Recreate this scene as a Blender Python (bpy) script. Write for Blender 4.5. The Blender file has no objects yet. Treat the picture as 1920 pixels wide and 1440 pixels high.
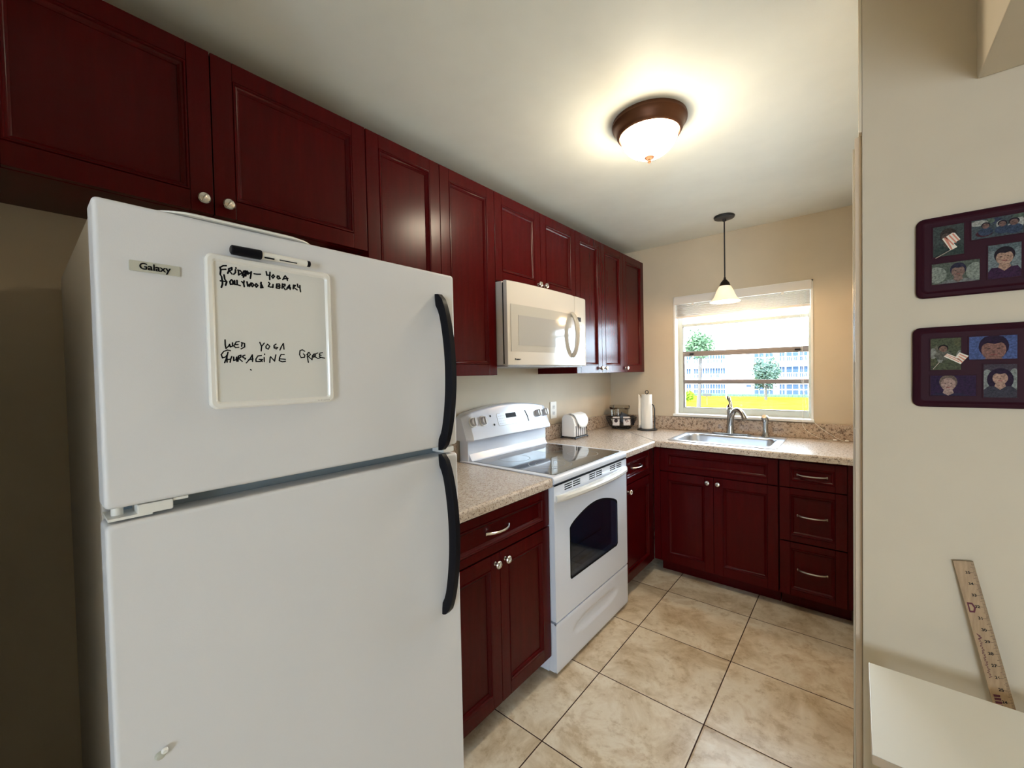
import bpy, bmesh, math, random
from mathutils import Vector, Matrix
random.seed(7)
PI = math.pi
COL = bpy.context.scene.collection
SKY, SUNE, BULB, PEND, EXPO = 14.5, 18.0, 1.2, 5., 1.1

H = 2.4065      # ceiling height

# ------------------------------------------------------------------ materials
MATS = {}
def mat(name, color=(.8, .8, .8), rough=.5, metal=0., coat=0., emit=None, estr=0., spec=.5, trans=0., ior=1.45, coat_rough=.08):
    m = bpy.data.materials.new(name); m.use_nodes = True
    b = m.node_tree.nodes['Principled BSDF']
    b.inputs['Base Color'].default_value = (*color, 1)
    b.inputs['Roughness'].default_value = rough
    b.inputs['Metallic'].default_value = metal
    b.inputs['Specular IOR Level'].default_value = spec
    b.inputs['Coat Weight'].default_value = coat
    b.inputs['Coat Roughness'].default_value = coat_rough
    b.inputs['Transmission Weight'].default_value = trans
    b.inputs['IOR'].default_value = ior
    if emit:
        b.inputs['Emission Color'].default_value = (*emit, 1)
        b.inputs['Emission Strength'].default_value = estr
    MATS[name] = m
    return m
def nt(m): return m.node_tree.nodes, m.node_tree.links, m.node_tree.nodes['Principled BSDF']
def noise(m, scale, detail=4, rough=.6, stretch=None, coords='Object'):
    n, l, b = nt(m)
    tc = n.new('ShaderNodeTexCoord'); mp = n.new('ShaderNodeMapping'); t = n.new('ShaderNodeTexNoise')
    l.new(tc.outputs[coords], mp.inputs[0]); l.new(mp.outputs[0], t.inputs['Vector'])
    if stretch: mp.inputs['Scale'].default_value = stretch
    t.inputs['Scale'].default_value = scale; t.inputs['Detail'].default_value = detail; t.inputs['Roughness'].default_value = rough
    return t
def ramp(m, src, stops, interp='LINEAR'):
    n, l, b = nt(m); r = n.new('ShaderNodeValToRGB'); r.color_ramp.interpolation = interp
    e = r.color_ramp.elements
    while len(e) < len(stops): e.new(.5)
    for i, (p, c) in enumerate(stops): e[i].position = p; e[i].color = (*c, 1)
    l.new(src, r.inputs[0]); return r
def bump(m, src, strength=.1, dist=.002):
    n, l, b = nt(m); k = n.new('ShaderNodeBump'); k.inputs['Strength'].default_value = strength
    k.inputs['Distance'].default_value = dist; l.new(src, k.inputs['Height']); l.new(k.outputs[0], b.inputs['Normal'])
def mix(m, fac, a, bb, mode='MIX'):
    n, l, b = nt(m); x = n.new('ShaderNodeMix'); x.data_type = 'RGBA'; x.blend_type = mode
    for sock, v in ((x.inputs[0], fac), (x.inputs[6], a), (x.inputs[7], bb)):
        if hasattr(v, 'is_output'): l.new(v, sock)
        else: sock.default_value = v if not isinstance(v, tuple) else (*v, 1)
    return x.outputs[2]

# painted walls: warm beige with orange peel
def wall_mat(name, c):
    m = mat(name, c, .55, spec=.35)
    t = noise(m, 3.0, 3); r = ramp(m, t.outputs[0], [(.3, tuple(v*.95 for v in c)), (.7, tuple(min(1, v*1.03) for v in c))])
    n, l, b = nt(m); l.new(r.outputs[0], b.inputs['Base Color'])
    t2 = noise(m, 260, 2); bump(m, t2.outputs[0], .12, .001)
    return m
M_WALL = wall_mat('beige_wall_paint', (.60, .52, .40))
M_CEIL = wall_mat('ceiling_paint', (.77, .78, .72))
M_TRIM = mat('trim_paint', (.70, .60, .46), .4)
M_JAMB = mat('jamb_paint', (.62, .50, .37), .4)
# cherry stained wood
def cherry(name, stretch):
    m = mat(name, (.12, .006, .006), .24, coat=.0, spec=.17)
    t = noise(m, 14, 5, .6, stretch)
    r = ramp(m, t.outputs[0], [(.25, (.036, .0007, .0012)), (.55, (.062, .0012, .0020)), (.8, (.095, .0022, .0028))])
    t2 = noise(m, 3.2, 2, .5)
    n, l, b = nt(m)
    l.new(mix(m, t2.outputs[0], r.outputs[0], (.052, .0010, .0018)), b.inputs['Base Color'])
    return m
M_CHERRY = cherry('cherry_wood', (3, 3, .35))
M_CHERRY_DARK = mat('cherry_interior', (.05, .004, .004), .5)
# appliances
M_WHITE = mat('white_enamel', (.74, .74, .72), .22, coat=.3)
M_FRIDGE = mat('textured_white_enamel', (.69, .695, .72), .42, spec=.4)
t_ = noise(M_FRIDGE, 420, 2); bump(M_FRIDGE, t_.outputs[0], .18, .0006)
M_RANGE = mat('sky_tinted_range_enamel', (.73, .78, .89), .2, coat=.4)  # white enamel with the window's blue daylight put into its colour
M_MW = mat('microwave_bisque', (.58, .545, .50), .16, coat=.25)
M_MWGLASS = mat('microwave_window_screen', (.36, .355, .345), .08, coat=.2)
M_MWHANDLE = mat('microwave_handle_bisque', (.46, .42, .36), .25)
M_BLACKPL = mat('black_plastic', (.004, .004, .007), .38, spec=.18)
M_GREYPL = mat('grey_plastic', (.42, .42, .43), .35)
M_KNOBPL = mat('range_knob_grey', (.56, .55, .56), .3)
M_GASKET = mat('grey_gasket', (.22, .26, .28), .6)
M_GLASSTOP = mat('black_ceramic_glass', (.02, .022, .025), .06, coat=.5, coat_rough=.03)
M_BURNER = mat('burner_ring_grey', (.30, .30, .30), .3)
M_OVENGLASS = mat('oven_window_glass', (.028, .040, .060), .08, coat=.4)
M_OVENIN = mat('reflection_tinted_cavity', (.16, .21, .30), .5)  # blue stands in for the kitchen reflected in the oven window
M_STEEL = mat('brushed_steel', (.60, .61, .64), .28, metal=1.)
M_NICKEL = mat('brushed_nickel', (.66, .63, .58), .25, metal=1.)
M_FAUCET = mat('faucet_metal', (.36, .36, .35), .22, metal=1.)
M_BLACKWIRE = mat('black_wire', (.01, .01, .012), .35)
M_BRONZE = mat('aged_bronze', (.11, .042, .018), .45, metal=.6)
M_DARKBRONZE = mat('dark_bronze', (.012, .008, .008), .4, metal=.5)
M_BLACK = mat('black_ink', (.004, .004, .006), .5, spec=.1)
M_PAPER = mat('white_paper', (.82, .82, .80), .7)
M_TOWEL = mat('paper_towel', (.80, .79, .75), .85)
t_ = noise(M_TOWEL, 60, 3); bump(M_TOWEL, t_.outputs[0], .3, .002)
M_NAPKIN = mat('napkin_paper', (.80, .78, .76), .8)
M_BOARDF = mat('whiteboard_frame', (.80, .79, .76), .25, coat=.4)
M_BOARD = mat('whiteboard_surface', (.70, .70, .68), .10, coat=.25)
M_BADGE = mat('badge_plate', (.50, .50, .43), .35)
M_WHITEPL = mat('white_plastic', (.80, .79, .75), .3)
M_VINYL = mat('white_vinyl_frame', (.46, .48, .43), .4)
M_ALU = mat('window_aluminium', (.20, .18, .175), .5)
M_BLIND = mat('blind_slat', (.72, .69, .66), .4)
M_SILL = mat('white_sill', (.82, .82, .80), .25)
M_FRAMEWOOD = mat('mahogany_frame', (.030, .004, .010), .5, spec=.12)
M_TABLE = mat('white_laminate', (.74, .73, .68), .3)
M_TABLEEDGE = mat('table_edge_band', (.40, .31, .22), .5)
M_REDSTRIPE = mat('flag_red', (.60, .22, .15), .7)
M_FLAGWHITE = mat('flag_white', (.72, .66, .56), .7)
M_STICK = mat('pale_stick', (.45, .36, .30), .6)
# yardstick wood
M_RULER = mat('yardstick_wood', (.42, .27, .14), .5)
t_ = noise(M_RULER, 30, 4, .6, (6, 6, .6)); r_ = ramp(M_RULER, t_.outputs[0], [(.3, (.30, .185, .09)), (.7, (.42, .275, .145))])
nt(M_RULER)[1].new(r_.outputs[0], nt(M_RULER)[2].inputs['Base Color'])
M_RULERRED = mat('ruler_dark_print', (.10, .008, .02), .6)

# speckled laminate / granite
def granite(name, base, dark, scale, thr, warm):
    m = mat(name, base, .25, coat=.25, coat_rough=.12)
    n, l, b = nt(m)
    t1 = noise(m, scale, 3, .7); r1 = ramp(m, t1.outputs[0], [(0, dark), (thr, dark), (thr+.035, base), (1, base)])
    t2 = noise(m, scale*.55, 4, .6); r2 = ramp(m, t2.outputs[0], [(.40, warm), (.52, base), (.66, tuple(min(1, v*1.18) for v in base))])
    t3 = noise(m, scale*2.1, 2, .5); r3 = ramp(m, t3.outputs[0], [(0, (.45, .36, .30)), (.36, (.60, .5, .42)), (.42, (1, 1, 1)), (1, (1, 1, 1))])
    a = mix(m, 1.0, r1.outputs[0], r2.outputs[0], 'MULTIPLY')
    a2 = mix(m, .62, r2.outputs[0], r1.outputs[0])
    a3 = mix(m, 1.0, a2, r3.outputs[0], 'MULTIPLY')
    l.new(a3, b.inputs['Base Color'])
    return m
M_COUNTER = granite('speckled_countertop', (.61, .53, .455), (.08, .04, .03), 105, .40, (.46, .36, .29))
M_SPLASH = granite('speckled_backsplash', (.50, .405, .32), (.035, .018, .013), 66, .425, (.36, .25, .18))

# tiled floor (real 18 inch tiles with dark grout)
def floor_mat():
    m = mat('beige_floor_tile', (.5, .4, .3), .30, spec=.35)
    n, l, b = nt(m)
    tc = n.new('ShaderNodeTexCoord'); sp = n.new('ShaderNodeSeparateXYZ'); l.new(tc.outputs['Object'], sp.inputs[0])
    S = .4525
    def M(op, a, bb=None):
        k = n.new('ShaderNodeMath'); k.operation = op
        for i, v in enumerate((a, bb)):
            if v is None: continue
            if hasattr(v, 'is_output'): l.new(v, k.inputs[i])
            else: k.inputs[i].default_value = v
        return k.outputs[0]
    ux = M('DIVIDE', M('SUBTRACT', sp.outputs[0], .7767), S); uy = M('DIVIDE', M('SUBTRACT', sp.outputs[1], -.8207), S)
    fx = M('FRACT', ux); fy = M('FRACT', uy)
    dx = M('MINIMUM', fx, M('SUBTRACT', 1., fx)); dy = M('MINIMUM', fy, M('SUBTRACT', 1., fy))
    d = M('MINIMUM', dx, dy)
    g = M('LESS_THAN', d, .0050)
    cmb = n.new('ShaderNodeCombineXYZ'); l.new(M('FLOOR', ux), cmb.inputs[0]); l.new(M('FLOOR', uy), cmb.inputs[1])
    wn = n.new('ShaderNodeTexWhiteNoise'); wn.noise_dimensions = '3D'; l.new(cmb.outputs[0], wn.inputs[0])
    # per tile offset of the marbling
    vm = n.new('ShaderNodeVectorMath'); vm.operation = 'MULTIPLY_ADD'
    l.new(wn.outputs['Color'], vm.inputs[0]); vm.inputs[1].default_value = (9, 9, 9); l.new(tc.outputs['Object'], vm.inputs[2])
    t = n.new('ShaderNodeTexNoise'); l.new(vm.outputs[0], t.inputs['Vector']); t.inputs['Scale'].default_value = 4.2; t.inputs['Detail'].default_value = 8; t.inputs['Roughness'].default_value = .65; t.inputs['Distortion'].default_value = .5
    r = ramp(m, t.outputs[0], [(.32, (.46, .345, .225)), (.42, (.60, .49, .35)), (.50, (.71, .61, .47)), (.57, (.78, .70, .57)), (.64, (.66, .54, .40)), (.75, (.76, .68, .56))])
    t3 = n.new('ShaderNodeTexNoise'); l.new(vm.outputs[0], t3.inputs['Vector']); t3.inputs['Scale'].default_value = 16; t3.inputs['Detail'].default_value = 6; t3.inputs['Roughness'].default_value = .7
    r3 = ramp(m, t3.outputs[0], [(.36, (.72, .64, .54)), (.47, (.96, .94, .91)), (.6, (1.0, 1.0, 1.0))])
    c = mix(m, .8, r.outputs[0], r3.outputs[0], 'MULTIPLY')
    l.new(mix(m, g, c, (.045, .018, .012)), b.inputs['Base Color'])
    rr = n.new('ShaderNodeMapRange'); l.new(g, rr.inputs[0]); rr.inputs[3].default_value = .28; rr.inputs[4].default_value = .9
    l.new(rr.outputs[0], b.inputs['Roughness'])
    e = M('MINIMUM', M('MULTIPLY', d, 60.), 1.)
    k = M('ADD', e, M('MULTIPLY', t3.outputs[0], .12))
    bump(m, k, .35, .002)
    return m
M_FLOOR = floor_mat()

# thin clear glass: mostly transparent with a fresnel reflection
def clear_glass(name, tint=(1, 1, 1), refl=.6):
    m = bpy.data.materials.new(name); m.use_nodes = True; n, l = m.node_tree.nodes, m.node_tree.links
    n.remove(n['Principled BSDF']); out = n['Material Output']
    tr = n.new('ShaderNodeBsdfTransparent'); tr.inputs[0].default_value = (*tint, 1)
    gl = n.new('ShaderNodeBsdfGlossy'); gl.inputs['Roughness'].default_value = .02
    fr = n.new('ShaderNodeFresnel'); fr.inputs[0].default_value = 1.45
    mu = n.new('ShaderNodeMath'); mu.operation = 'MULTIPLY'; l.new(fr.outputs[0], mu.inputs[0]); mu.inputs[1].default_value = refl
    mx = n.new('ShaderNodeMixShader'); l.new(mu.outputs[0], mx.inputs[0]); l.new(tr.outputs[0], mx.inputs[1]); l.new(gl.outputs[0], mx.inputs[2])
    l.new(mx.outputs[0], out.inputs[0]); return m
M_PANE = clear_glass('window_glass', (.96, .98, .98))
M_TUB = clear_glass('clear_plastic', (.95, .93, .88), 1.0)

# frosted lamp glass that glows
def lamp_glass(name, c, lo, hi, zc, zr):
    m = mat(name, (.85, .78, .62), .35, emit=c, estr=lo)
    n, l, b = nt(m)
    t = noise(m, 9, 4, .6, (1, 1, 1)); r = ramp(m, t.outputs[0], [(.35, tuple(v*.75 for v in c)), (.6, c)])
    l.new(r.outputs[0], b.inputs['Emission Color'])
    b.inputs['Emission Strength'].default_value = hi
    return m
M_BOWL = lamp_glass('lit_alabaster_bowl', (1., .86, .64), 6, 34., 0, 1)
M_SHADE = lamp_glass('lit_bell_shade', (1., .76, .48), 1, .42, 0, 1)

# ------------------------------------------------------------------ object helpers
BASE = {}
def tag(o, label=None, cat=None, group=None, kind=None):
    if label: o['label'] = label
    if cat: o['category'] = cat
    if group: o['group'] = group
    if kind: o['kind'] = kind
    return o
def thing(name, label, cat, loc=(0, 0, 0), group=None, kind=None):
    o = bpy.data.objects.new(name, None); COL.objects.link(o); o.location = loc; o.empty_display_size = .05
    BASE[o] = Vector(loc)
    tag(o, label, cat, group, kind); return o
class MB:
    def __init__(s): s.bm = bmesh.new(); s.mi = 0
    def _merge(s, b2):
        me = bpy.data.meshes.new('t'); 
        for f in b2.faces: f.material_index = s.mi
        b2.to_mesh(me); b2.free(); s.bm.from_mesh(me); bpy.data.meshes.remove(me); return s
    def box(s, x0, x1, y0, y1, z0, z1, bev=0., seg=2, M=None):
        b = bmesh.new(); bmesh.ops.create_cube(b, size=1)
        for v in b.verts:
            v.co = Vector(((x0+x1)/2+v.co.x*(x1-x0), (y0+y1)/2+v.co.y*(y1-y0), (z0+z1)/2+v.co.z*(z1-z0)))
        if bev > 0:
            bev = min(bev, .49*min(abs(x1-x0), abs(y1-y0), abs(z1-z0)))
            bmesh.ops.bevel(b, geom=b.edges[:], offset=bev, segments=seg, affect='EDGES', profile=.5)
        if M: b.transform(M)
        return s._merge(b)
    def prism(s, poly, d0, d1, f, bev=0., seg=2):
        """extrude a 2D polygon (a,b) between depths d0,d1; f(a,b,d)->xyz"""
        b = bmesh.new(); A = [b.verts.new(f(a, c, d0)) for a, c in poly]; B = [b.verts.new(f(a, c, d1)) for a, c in poly]
        n = len(poly); b.faces.new(A); b.faces.new(B[::-1])
        for i in range(n): b.faces.new((A[i], B[i], B[(i+1) % n], A[(i+1) % n]))
        bmesh.ops.recalc_face_normals(b, faces=b.faces[:])
        if bev > 0: bmesh.ops.bevel(b, geom=b.edges[:], offset=bev, segments=seg, affect='EDGES', profile=.5, clamp_overlap=True)
        return s._merge(b)
    def lathe(s, prof, c, seg=32, axis='z', sx=1., sy=1., cap=True):
        """prof [(r,h)], revolve about an axis through c"""
        b = bmesh.new(); R = []
        ax = {'z': lambda r, t, h: (r*math.cos(t)*sx, r*math.sin(t)*sy, h), 'x': lambda r, t, h: (h, r*math.cos(t)*sx, r*math.sin(t)*sy), 'y': lambda r, t, h: (r*math.cos(t)*sx, h, r*math.sin(t)*sy)}[axis]
        for r, h in prof:
            R.append([b.verts.new(Vector(c)+Vector(ax(max(r, 1e-5), 2*PI*i/seg, h))) for i in range(seg)])
        for k in range(len(R)-1):
            for i in range(seg): b.faces.new((R[k][i], R[k][(i+1) % seg], R[k+1][(i+1) % seg], R[k+1][i]))
        if cap:
            b.faces.new(R[0][::-1]); b.faces.new(R[-1])
        bmesh.ops.recalc_face_normals(b, faces=b.faces[:])
        return s._merge(b)
    def tube(s, pts, r, seg=10, flat=None, closed=False):
        """sweep; r float or list; flat=(normal vector, factor) squashes section along a direction"""
        b = bmesh.new(); P = [Vector(p) for p in pts]; n = len(P); R = []
        rr = r if isinstance(r, (list, tuple)) else [r]*n
        up = None
        for i, p in enumerate(P):
            if closed: t = (P[(i+1) % n]-P[i-1])
            else: t = (P[min(i+1, n-1)]-P[max(i-1, 0)])
            t.normalize()
            if up is None: up = Vector((0, 0, 1)) if abs(t.z) < .9 else Vector((1, 0, 0))
            a = t.cross(up).normalized(); up = a.cross(t).normalized()
            ring = []
            for k in range(seg):
                o = a*math.cos(2*PI*k/seg)*rr[i]+up*math.sin(2*PI*k/seg)*rr[i]
                if flat: fn = Vector(flat[0]).normalized(); o = o-fn*(o.dot(fn))*(1-flat[1])
                ring.append(b.verts.new(p+o))
            R.append(ring)
        m = n if closed else n-1
        for i in range(m):
            for k in range(seg): b.faces.new((R[i][k], R[i][(k+1) % seg], R[(i+1) % n][(k+1) % seg], R[(i+1) % n][k]))
        if not closed: b.faces.new(R[0][::-1]); b.faces.new(R[-1])
        bmesh.ops.recalc_face_normals(b, faces=b.faces[:])
        return s._merge(b)
    def loft(s, rings, cap0=True, cap1=True):
        b = bmesh.new(); R = [[b.verts.new(p) for p in r] for r in rings]; n = len(R[0])
        for k in range(len(R)-1):
            for i in range(n): b.faces.new((R[k][i], R[k][(i+1) % n], R[k+1][(i+1) % n], R[k+1][i]))
        if cap0: b.faces.new(R[0][::-1])
        if cap1: b.faces.new(R[-1])
        bmesh.ops.recalc_face_normals(b, faces=b.faces[:])
        return s._merge(b)
    def faces(s, verts, faces):
        b = bmesh.new(); V = [b.verts.new(v) for v in verts]
        for f in faces: b.faces.new([V[i] for i in f])
        return s._merge(b)
    def build(s, name, m, parent=None, smooth=True, label=None):
        me = bpy.data.meshes.new(name); off = BASE.get(parent, Vector((0, 0, 0)))
        s.bm.transform(Matrix.Translation(-off)); s.bm.to_mesh(me); s.bm.free()
        for x in (m if isinstance(m, (list, tuple)) else [m]): me.materials.append(x)
        if smooth:
            me.shade_smooth()
            try: me.set_sharp_from_angle(angle=math.radians(35))
            except Exception: pass
        o = bpy.data.objects.new(name, me); COL.objects.link(o)
        if smooth:
            wn = o.modifiers.new('wn', 'WEIGHTED_NORMAL'); wn.weight = 90; wn.keep_sharp = True
        if parent is not None: o.parent = parent
        BASE[o] = off
        if label: o['label'] = label
        return o
def struct(name, mb, m, **k):
    o = mb.build(name, m, **k); o['kind'] = 'structure'; return o
def rrect(a0, a1, b0, b1, r, n=6):
    out = []
    for ca, cb, t0 in ((a1-r, b0+r, -PI/2), (a1-r, b1-r, 0), (a0+r, b1-r, PI/2), (a0+r, b0+r, PI)):
        for i in range(n+1):
            t = t0+PI/2*i/n; out.append((ca+r*math.cos(t), cb+r*math.sin(t)))
    return out
def text_mesh(name, s, size, origin, xdir, ydir, m, parent, ext=.0004, bold=0., label=None, align='LEFT'):
    cu = bpy.data.curves.new(name, 'FONT'); cu.body = s; cu.size = size; cu.extrude = ext; cu.offset = bold; cu.align_x = align
    o = bpy.data.objects.new(name, cu); COL.objects.link(o)
    dg = bpy.context.evaluated_depsgraph_get(); dg.update()
    me = bpy.data.meshes.new_from_object(o.evaluated_get(dg)); bpy.data.objects.remove(o)
    x = Vector(xdir).normalized(); y = Vector(ydir).normalized(); z = x.cross(y)
    off = BASE.get(parent, Vector((0, 0, 0)))
    T = Matrix.Translation(Vector(origin)-off) @ Matrix((x, y, z)).transposed().to_4x4()
    me.transform(T); me.materials.clear(); me.materials.append(m)
    q = bpy.data.objects.new(name, me); COL.objects.link(q); q.parent = parent; BASE[q] = off
    if label: q['label'] = label
    return q

# ------------------------------------------------------------------ the setting
XW = 1.703      # end of the partition wall
YW = -1.96      # face of the partition wall
def wall(name, boxes, m=M_WALL):
    b = MB()
    for q in boxes: b.box(*q)
    return struct(name, b, m, smooth=False)
WX0, WX1, WZ0, WZ1 = .5595, 1.469, 1.0235, 1.975
wall('wall_left', [(-.15, 0, -7.0, .15, -.05, H+.02)])
wall('wall_back', [(0, WX0, 0, .15, -.05, H+.02), (WX1, 5.0, 0, .15, -.05, H+.02), (WX0, WX1, 0, .15, -.05, WZ0), (WX0, WX1, 0, .15, WZ1, H+.02)])
wall('wall_right', [(1.712, 1.83, YW+.12, 0, -.05, H+.02)])
wall('wall_partition', [(XW, 5.0, YW, YW+.12, -.05, H+.02)])
wall('wall_light_block', [(0, .80, -3.60, -3.475, -.05, H+.02)])  # unseen wall added to keep light out of the gap left of the refrigerator
wall('wall_living_right', [(5.0, 5.15, -7.0, YW+.12, -.05, H+.02)])
wall('wall_front', [(-.15, 2.5, -7.15, -7.0, -.05, H+.02), (3.6, 5.15, -7.15, -7.0, -.05, H+.02), (2.5, 3.6, -7.15, -7.0, 1.85, H+.02), (2.5, 3.6, -7.15, -7.0, -.05, .55)])
b = MB().box(-.15, 5.15, -7.15, .15, -.06, 0); struct('floor', b, M_FLOOR, smooth=False)
b = MB().box(-.3, 5.3, -7.3, .3, H, H+.25); struct('ceiling', b, M_CEIL, smooth=False)
b = MB().box(1.906, 2.60, -5.2, YW, 2.046, H+.01, .004); struct('trim_1', b, M_WALL)
# glazed openings of the living room behind the camera
def far_glazing(name, x0, x1, y0, y1, z0, z1):
    w = thing(name, None, None, ((x0+x1)/2, (y0+y1)/2, z0), kind='structure')
    b = MB(); t = .05
    alongx = (x1-x0) > (y1-y0)
    n = 2
    for i in range(n+1):
        if alongx: c = x0+(x1-x0)*i/n; b.box(c-t/2, c+t/2, y0, y1, z0, z1)
        else: c = y0+(y1-y0)*i/n; b.box(x0, x1, c-t/2, c+t/2, z0, z1)
    b.box(x0, x1, y0, y1, z0, z0+t); b.box(x0, x1, y0, y1, z1-t, z1)
    b.build('window_frame', M_VINYL, w)
far_glazing('window_2', 2.5, 3.6, -7.1, -7.05, .55, 1.85)

# door jamb at the end of the partition wall
d = thing('door_1', None, None, (XW, -1.89, 0), kind='structure')
MB().box(1.6875, XW-.0005, -1.935, -1.845, 0, 2.005, .002).build('jamb', M_JAMB, d)
MB().box(1.6955, XW-.0005, -1.958, -1.845, 2.006, H-.001, .001).build('head_strip', M_TRIM, d)
MB().box(1.6825, 1.6874, -1.868, -1.846, .001, 2.003, .001).build('stop_bead', M_SILL, d)
MB().box(1.6855, 1.6876, -1.922, -1.893, 1.40, 1.615, .0008).build('strike_plate', M_STEEL, d)
MB().box(1.6850, 1.6856, -1.914, -1.905, 1.50, 1.535).build('strike_hole', M_BLACK, d)
MB().box(1.6862, 1.6876, -1.922, -1.900, 1.08, 1.215, .0008).build('lower_plate', M_STEEL, d)

# ------------------------------------------------------------------ kitchen window
W = thing('window_1', None, None, ((WX0+WX1)/2, .07, WZ0), kind='structure')
b = MB()   # white lining of the reveal
b.box(WX0, WX0+.012, -.004, .10, WZ0, WZ1); b.box(WX1-.012, WX1, -.004, .10, WZ0, WZ1); b.box(WX0, WX1, -.004, .10, WZ1-.010, WZ1)
b.build('reveal_lining', M_SILL, W, smooth=False)
MB().box(WX0-.006, WX1+.006, -.028, .10, WZ0-.001, WZ0+.018, .004).build('sill', M_SILL, W)
b = MB(); y0, y1 = .072, .125
fx0, fx1 = WX0+.012, WX1-.012
b.box(fx0, fx0+.034, y0, y1, WZ0+.018, WZ1-.01, .002); b.box(fx1-.020, fx1, y0, y1, WZ0+.018, WZ1-.01, .002)
b.box(fx0+.034, fx1-.02, y0, y1, WZ0+.018, WZ0+.062, .002)
b.box(fx0+.034, fx1-.02, y0, y1, 1.740, 1.762, .002); b.box(fx0+.034, fx1-.02, y0, y1, WZ1-.05, WZ1-.01, .002)
b.build('window_frame', M_VINYL, W)
# three awning sashes
for i, (za, zb, xa, xb) in enumerate(((1.539, 1.738, .606, 1.452), (1.310, 1.499, .606, 1.452), (1.090, 1.279, .606, 1.452))):
    b = MB(); i0, i1 = (xa+.003, xb-.003) if i == 0 else (.617, 1.437)
    ta = .0205
    b.box(xa, xb, .074, .100, za-ta, za, .001)
    b.box(xa, xb, .076 if i else .078, .100, zb, zb+.0195 if i else zb+.004, .001)
    b.box(xa, i0, .078, .100, za, zb); b.box(i1, xb, .078, .100, za, zb)
    s_ = b.build('sash', M_ALU, W)
    MB().box(i0, i1, .087, .090, za, zb).build('pane', M_PANE, s_, smooth=False)
b = MB(); b.box(.66, .69, .060, .078, 1.512, 1.523, .002); b.box(1.36, 1.40, .060, .078, 1.512, 1.523, .002)
b.build('sash_latch', M_BLACKPL, W)

# raised horizontal blind, hanging in the reveal
B = thing('window_blind', 'white horizontal blind pulled up to the top of the kitchen window', 'blind', (1.01, .03, 1.80))
MB().box(WX0+.006, WX1-.006, -.012, -.002, 1.912, WZ1-.004, .002).build('valance', M_BLIND, B)
MB().box(WX0+.016, WX1-.016, .002, .052, 1.925, 1.962, .003).build('headrail', M_WHITEPL, B)
b = MB(); 
for k in range(13):
    z = 1.823+k*.0072; o = random.uniform(-.002, .002)
    b.box(WX0+.018, WX1-.018, .004+o, .052+o, z, z+.0034, .001)
b.build('slat_stack', M_BLIND, B)
MB().box(WX0+.018, WX1-.018, .001, .054, 1.802, 1.819, .003).build('bottom_rail', M_BLIND, B)
for x in (.71, 1.30):
    MB().box(x-.008, x+.008, -.016, -.0122, 1.893, 1.912, .001).build('valance_clip', M_WHITEPL, B)
for k, pts in enumerate(([(1.400, -.006, 1.90), (1.402, -.006, 1.6), (1.405, -.006, 1.35), (1.412, -.008, 1.2), (1.412, -.030, 1.05), (1.418, -.040, .99), (1.46, -.05, .95), (1.52, -.06, .922), (1.57, -.065, .9165)],
                       [(1.408, -.006, 1.90), (1.409, -.006, 1.6), (1.413, -.006, 1.35), (1.428, -.010, 1.15), (1.455, -.032, 1.052), (1.48, -.036, 1.02), (1.53, -.04, .975), (1.60, -.055, .93), (1.63, -.065, .9165)])):
    # smooth the cord
    P = [Vector(p) for p in pts]; Q = []
    for i in range(len(P)-1):
        p0, p1, p2, p3 = P[max(i-1, 0)], P[i], P[i+1], P[min(i+2, len(P)-1)]
        for j in range(5):
            t = j/5; Q.append(.5*((2*p1)+(-p0+p2)*t+(2*p0-5*p1+4*p2-p3)*t*t+(-p0+3*p1-3*p2+p3)*t**3))
    Q.append(P[-1])
    c = MB().tube(Q, .0013, 6).build('pull_cord', M_WHITEPL, B)
    MB().lathe([(.002, 0), (.006, .004), (.0055, .016), (.002, .022)], (P[-1].x+.002, P[-1].y, .922), 12, 'x').build('cord_tassel', M_WHITEPL, c)

# ------------------------------------------------------------------ cabinet parts
def FX(x0): return lambda a, z, d: (x0+d, a, z)        # front faces +x ; a = y
def FY(y0): return lambda a, z, d: (a, y0-d, z)        # front faces -y ; a = x
def fbox(b, f, a0, a1, z0, z1, d0, d1, bev=.001):
    p, q = f(a0, z0, d0), f(a1, z1, d1)
    b.box(min(p[0], q[0]), max(p[0], q[0]), min(p[1], q[1]), max(p[1], q[1]), min(p[2], q[2]), max(p[2], q[2]), bev, 2)
def panel(name, parent, f, a0, a1, z0, z1, stile=.052, rail=None, th=.020, lab=None):
    """five piece door: stiles, rails, applied moulding, recessed flat panel"""
    rail = rail or stile
    b = MB()
    fbox(b, f, a0, a0+stile, z0, z1, 0, th, .0016); fbox(b, f, a1-stile, a1, z0, z1, 0, th, .0016)
    fbox(b, f, a0+stile+.0004, a1-stile-.0004, z0, z0+rail, 0, th, .0016); fbox(b, f, a0+stile+.0004, a1-stile-.0004, z1-rail, z1, 0, th, .0016)
    ia0, ia1, iz0, iz1 = a0+stile, a1-stile, z0+rail, z1-rail
    prof = [(-.0008, th-.003), (.0006, th-.003), (.0022, th+.0015), (.0055, th+.0018), (.0078, th-.0008), (.0085, th-.0028), (.0115, th-.0040), (.0150, th-.0085), (.0185, th-.0105), (.0190, th-.0125)]
    rings = []
    for o, d in prof:
        rings.append([Vector(f(a, z, d)) for a, z in ((ia0+o, iz0+o), (ia1-o, iz0+o), (ia1-o, iz1-o), (ia0+o, iz1-o))])
    b.loft(rings, cap0=False, cap1=True)
    return b.build(name, M_CHERRY, parent, label=lab)
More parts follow.
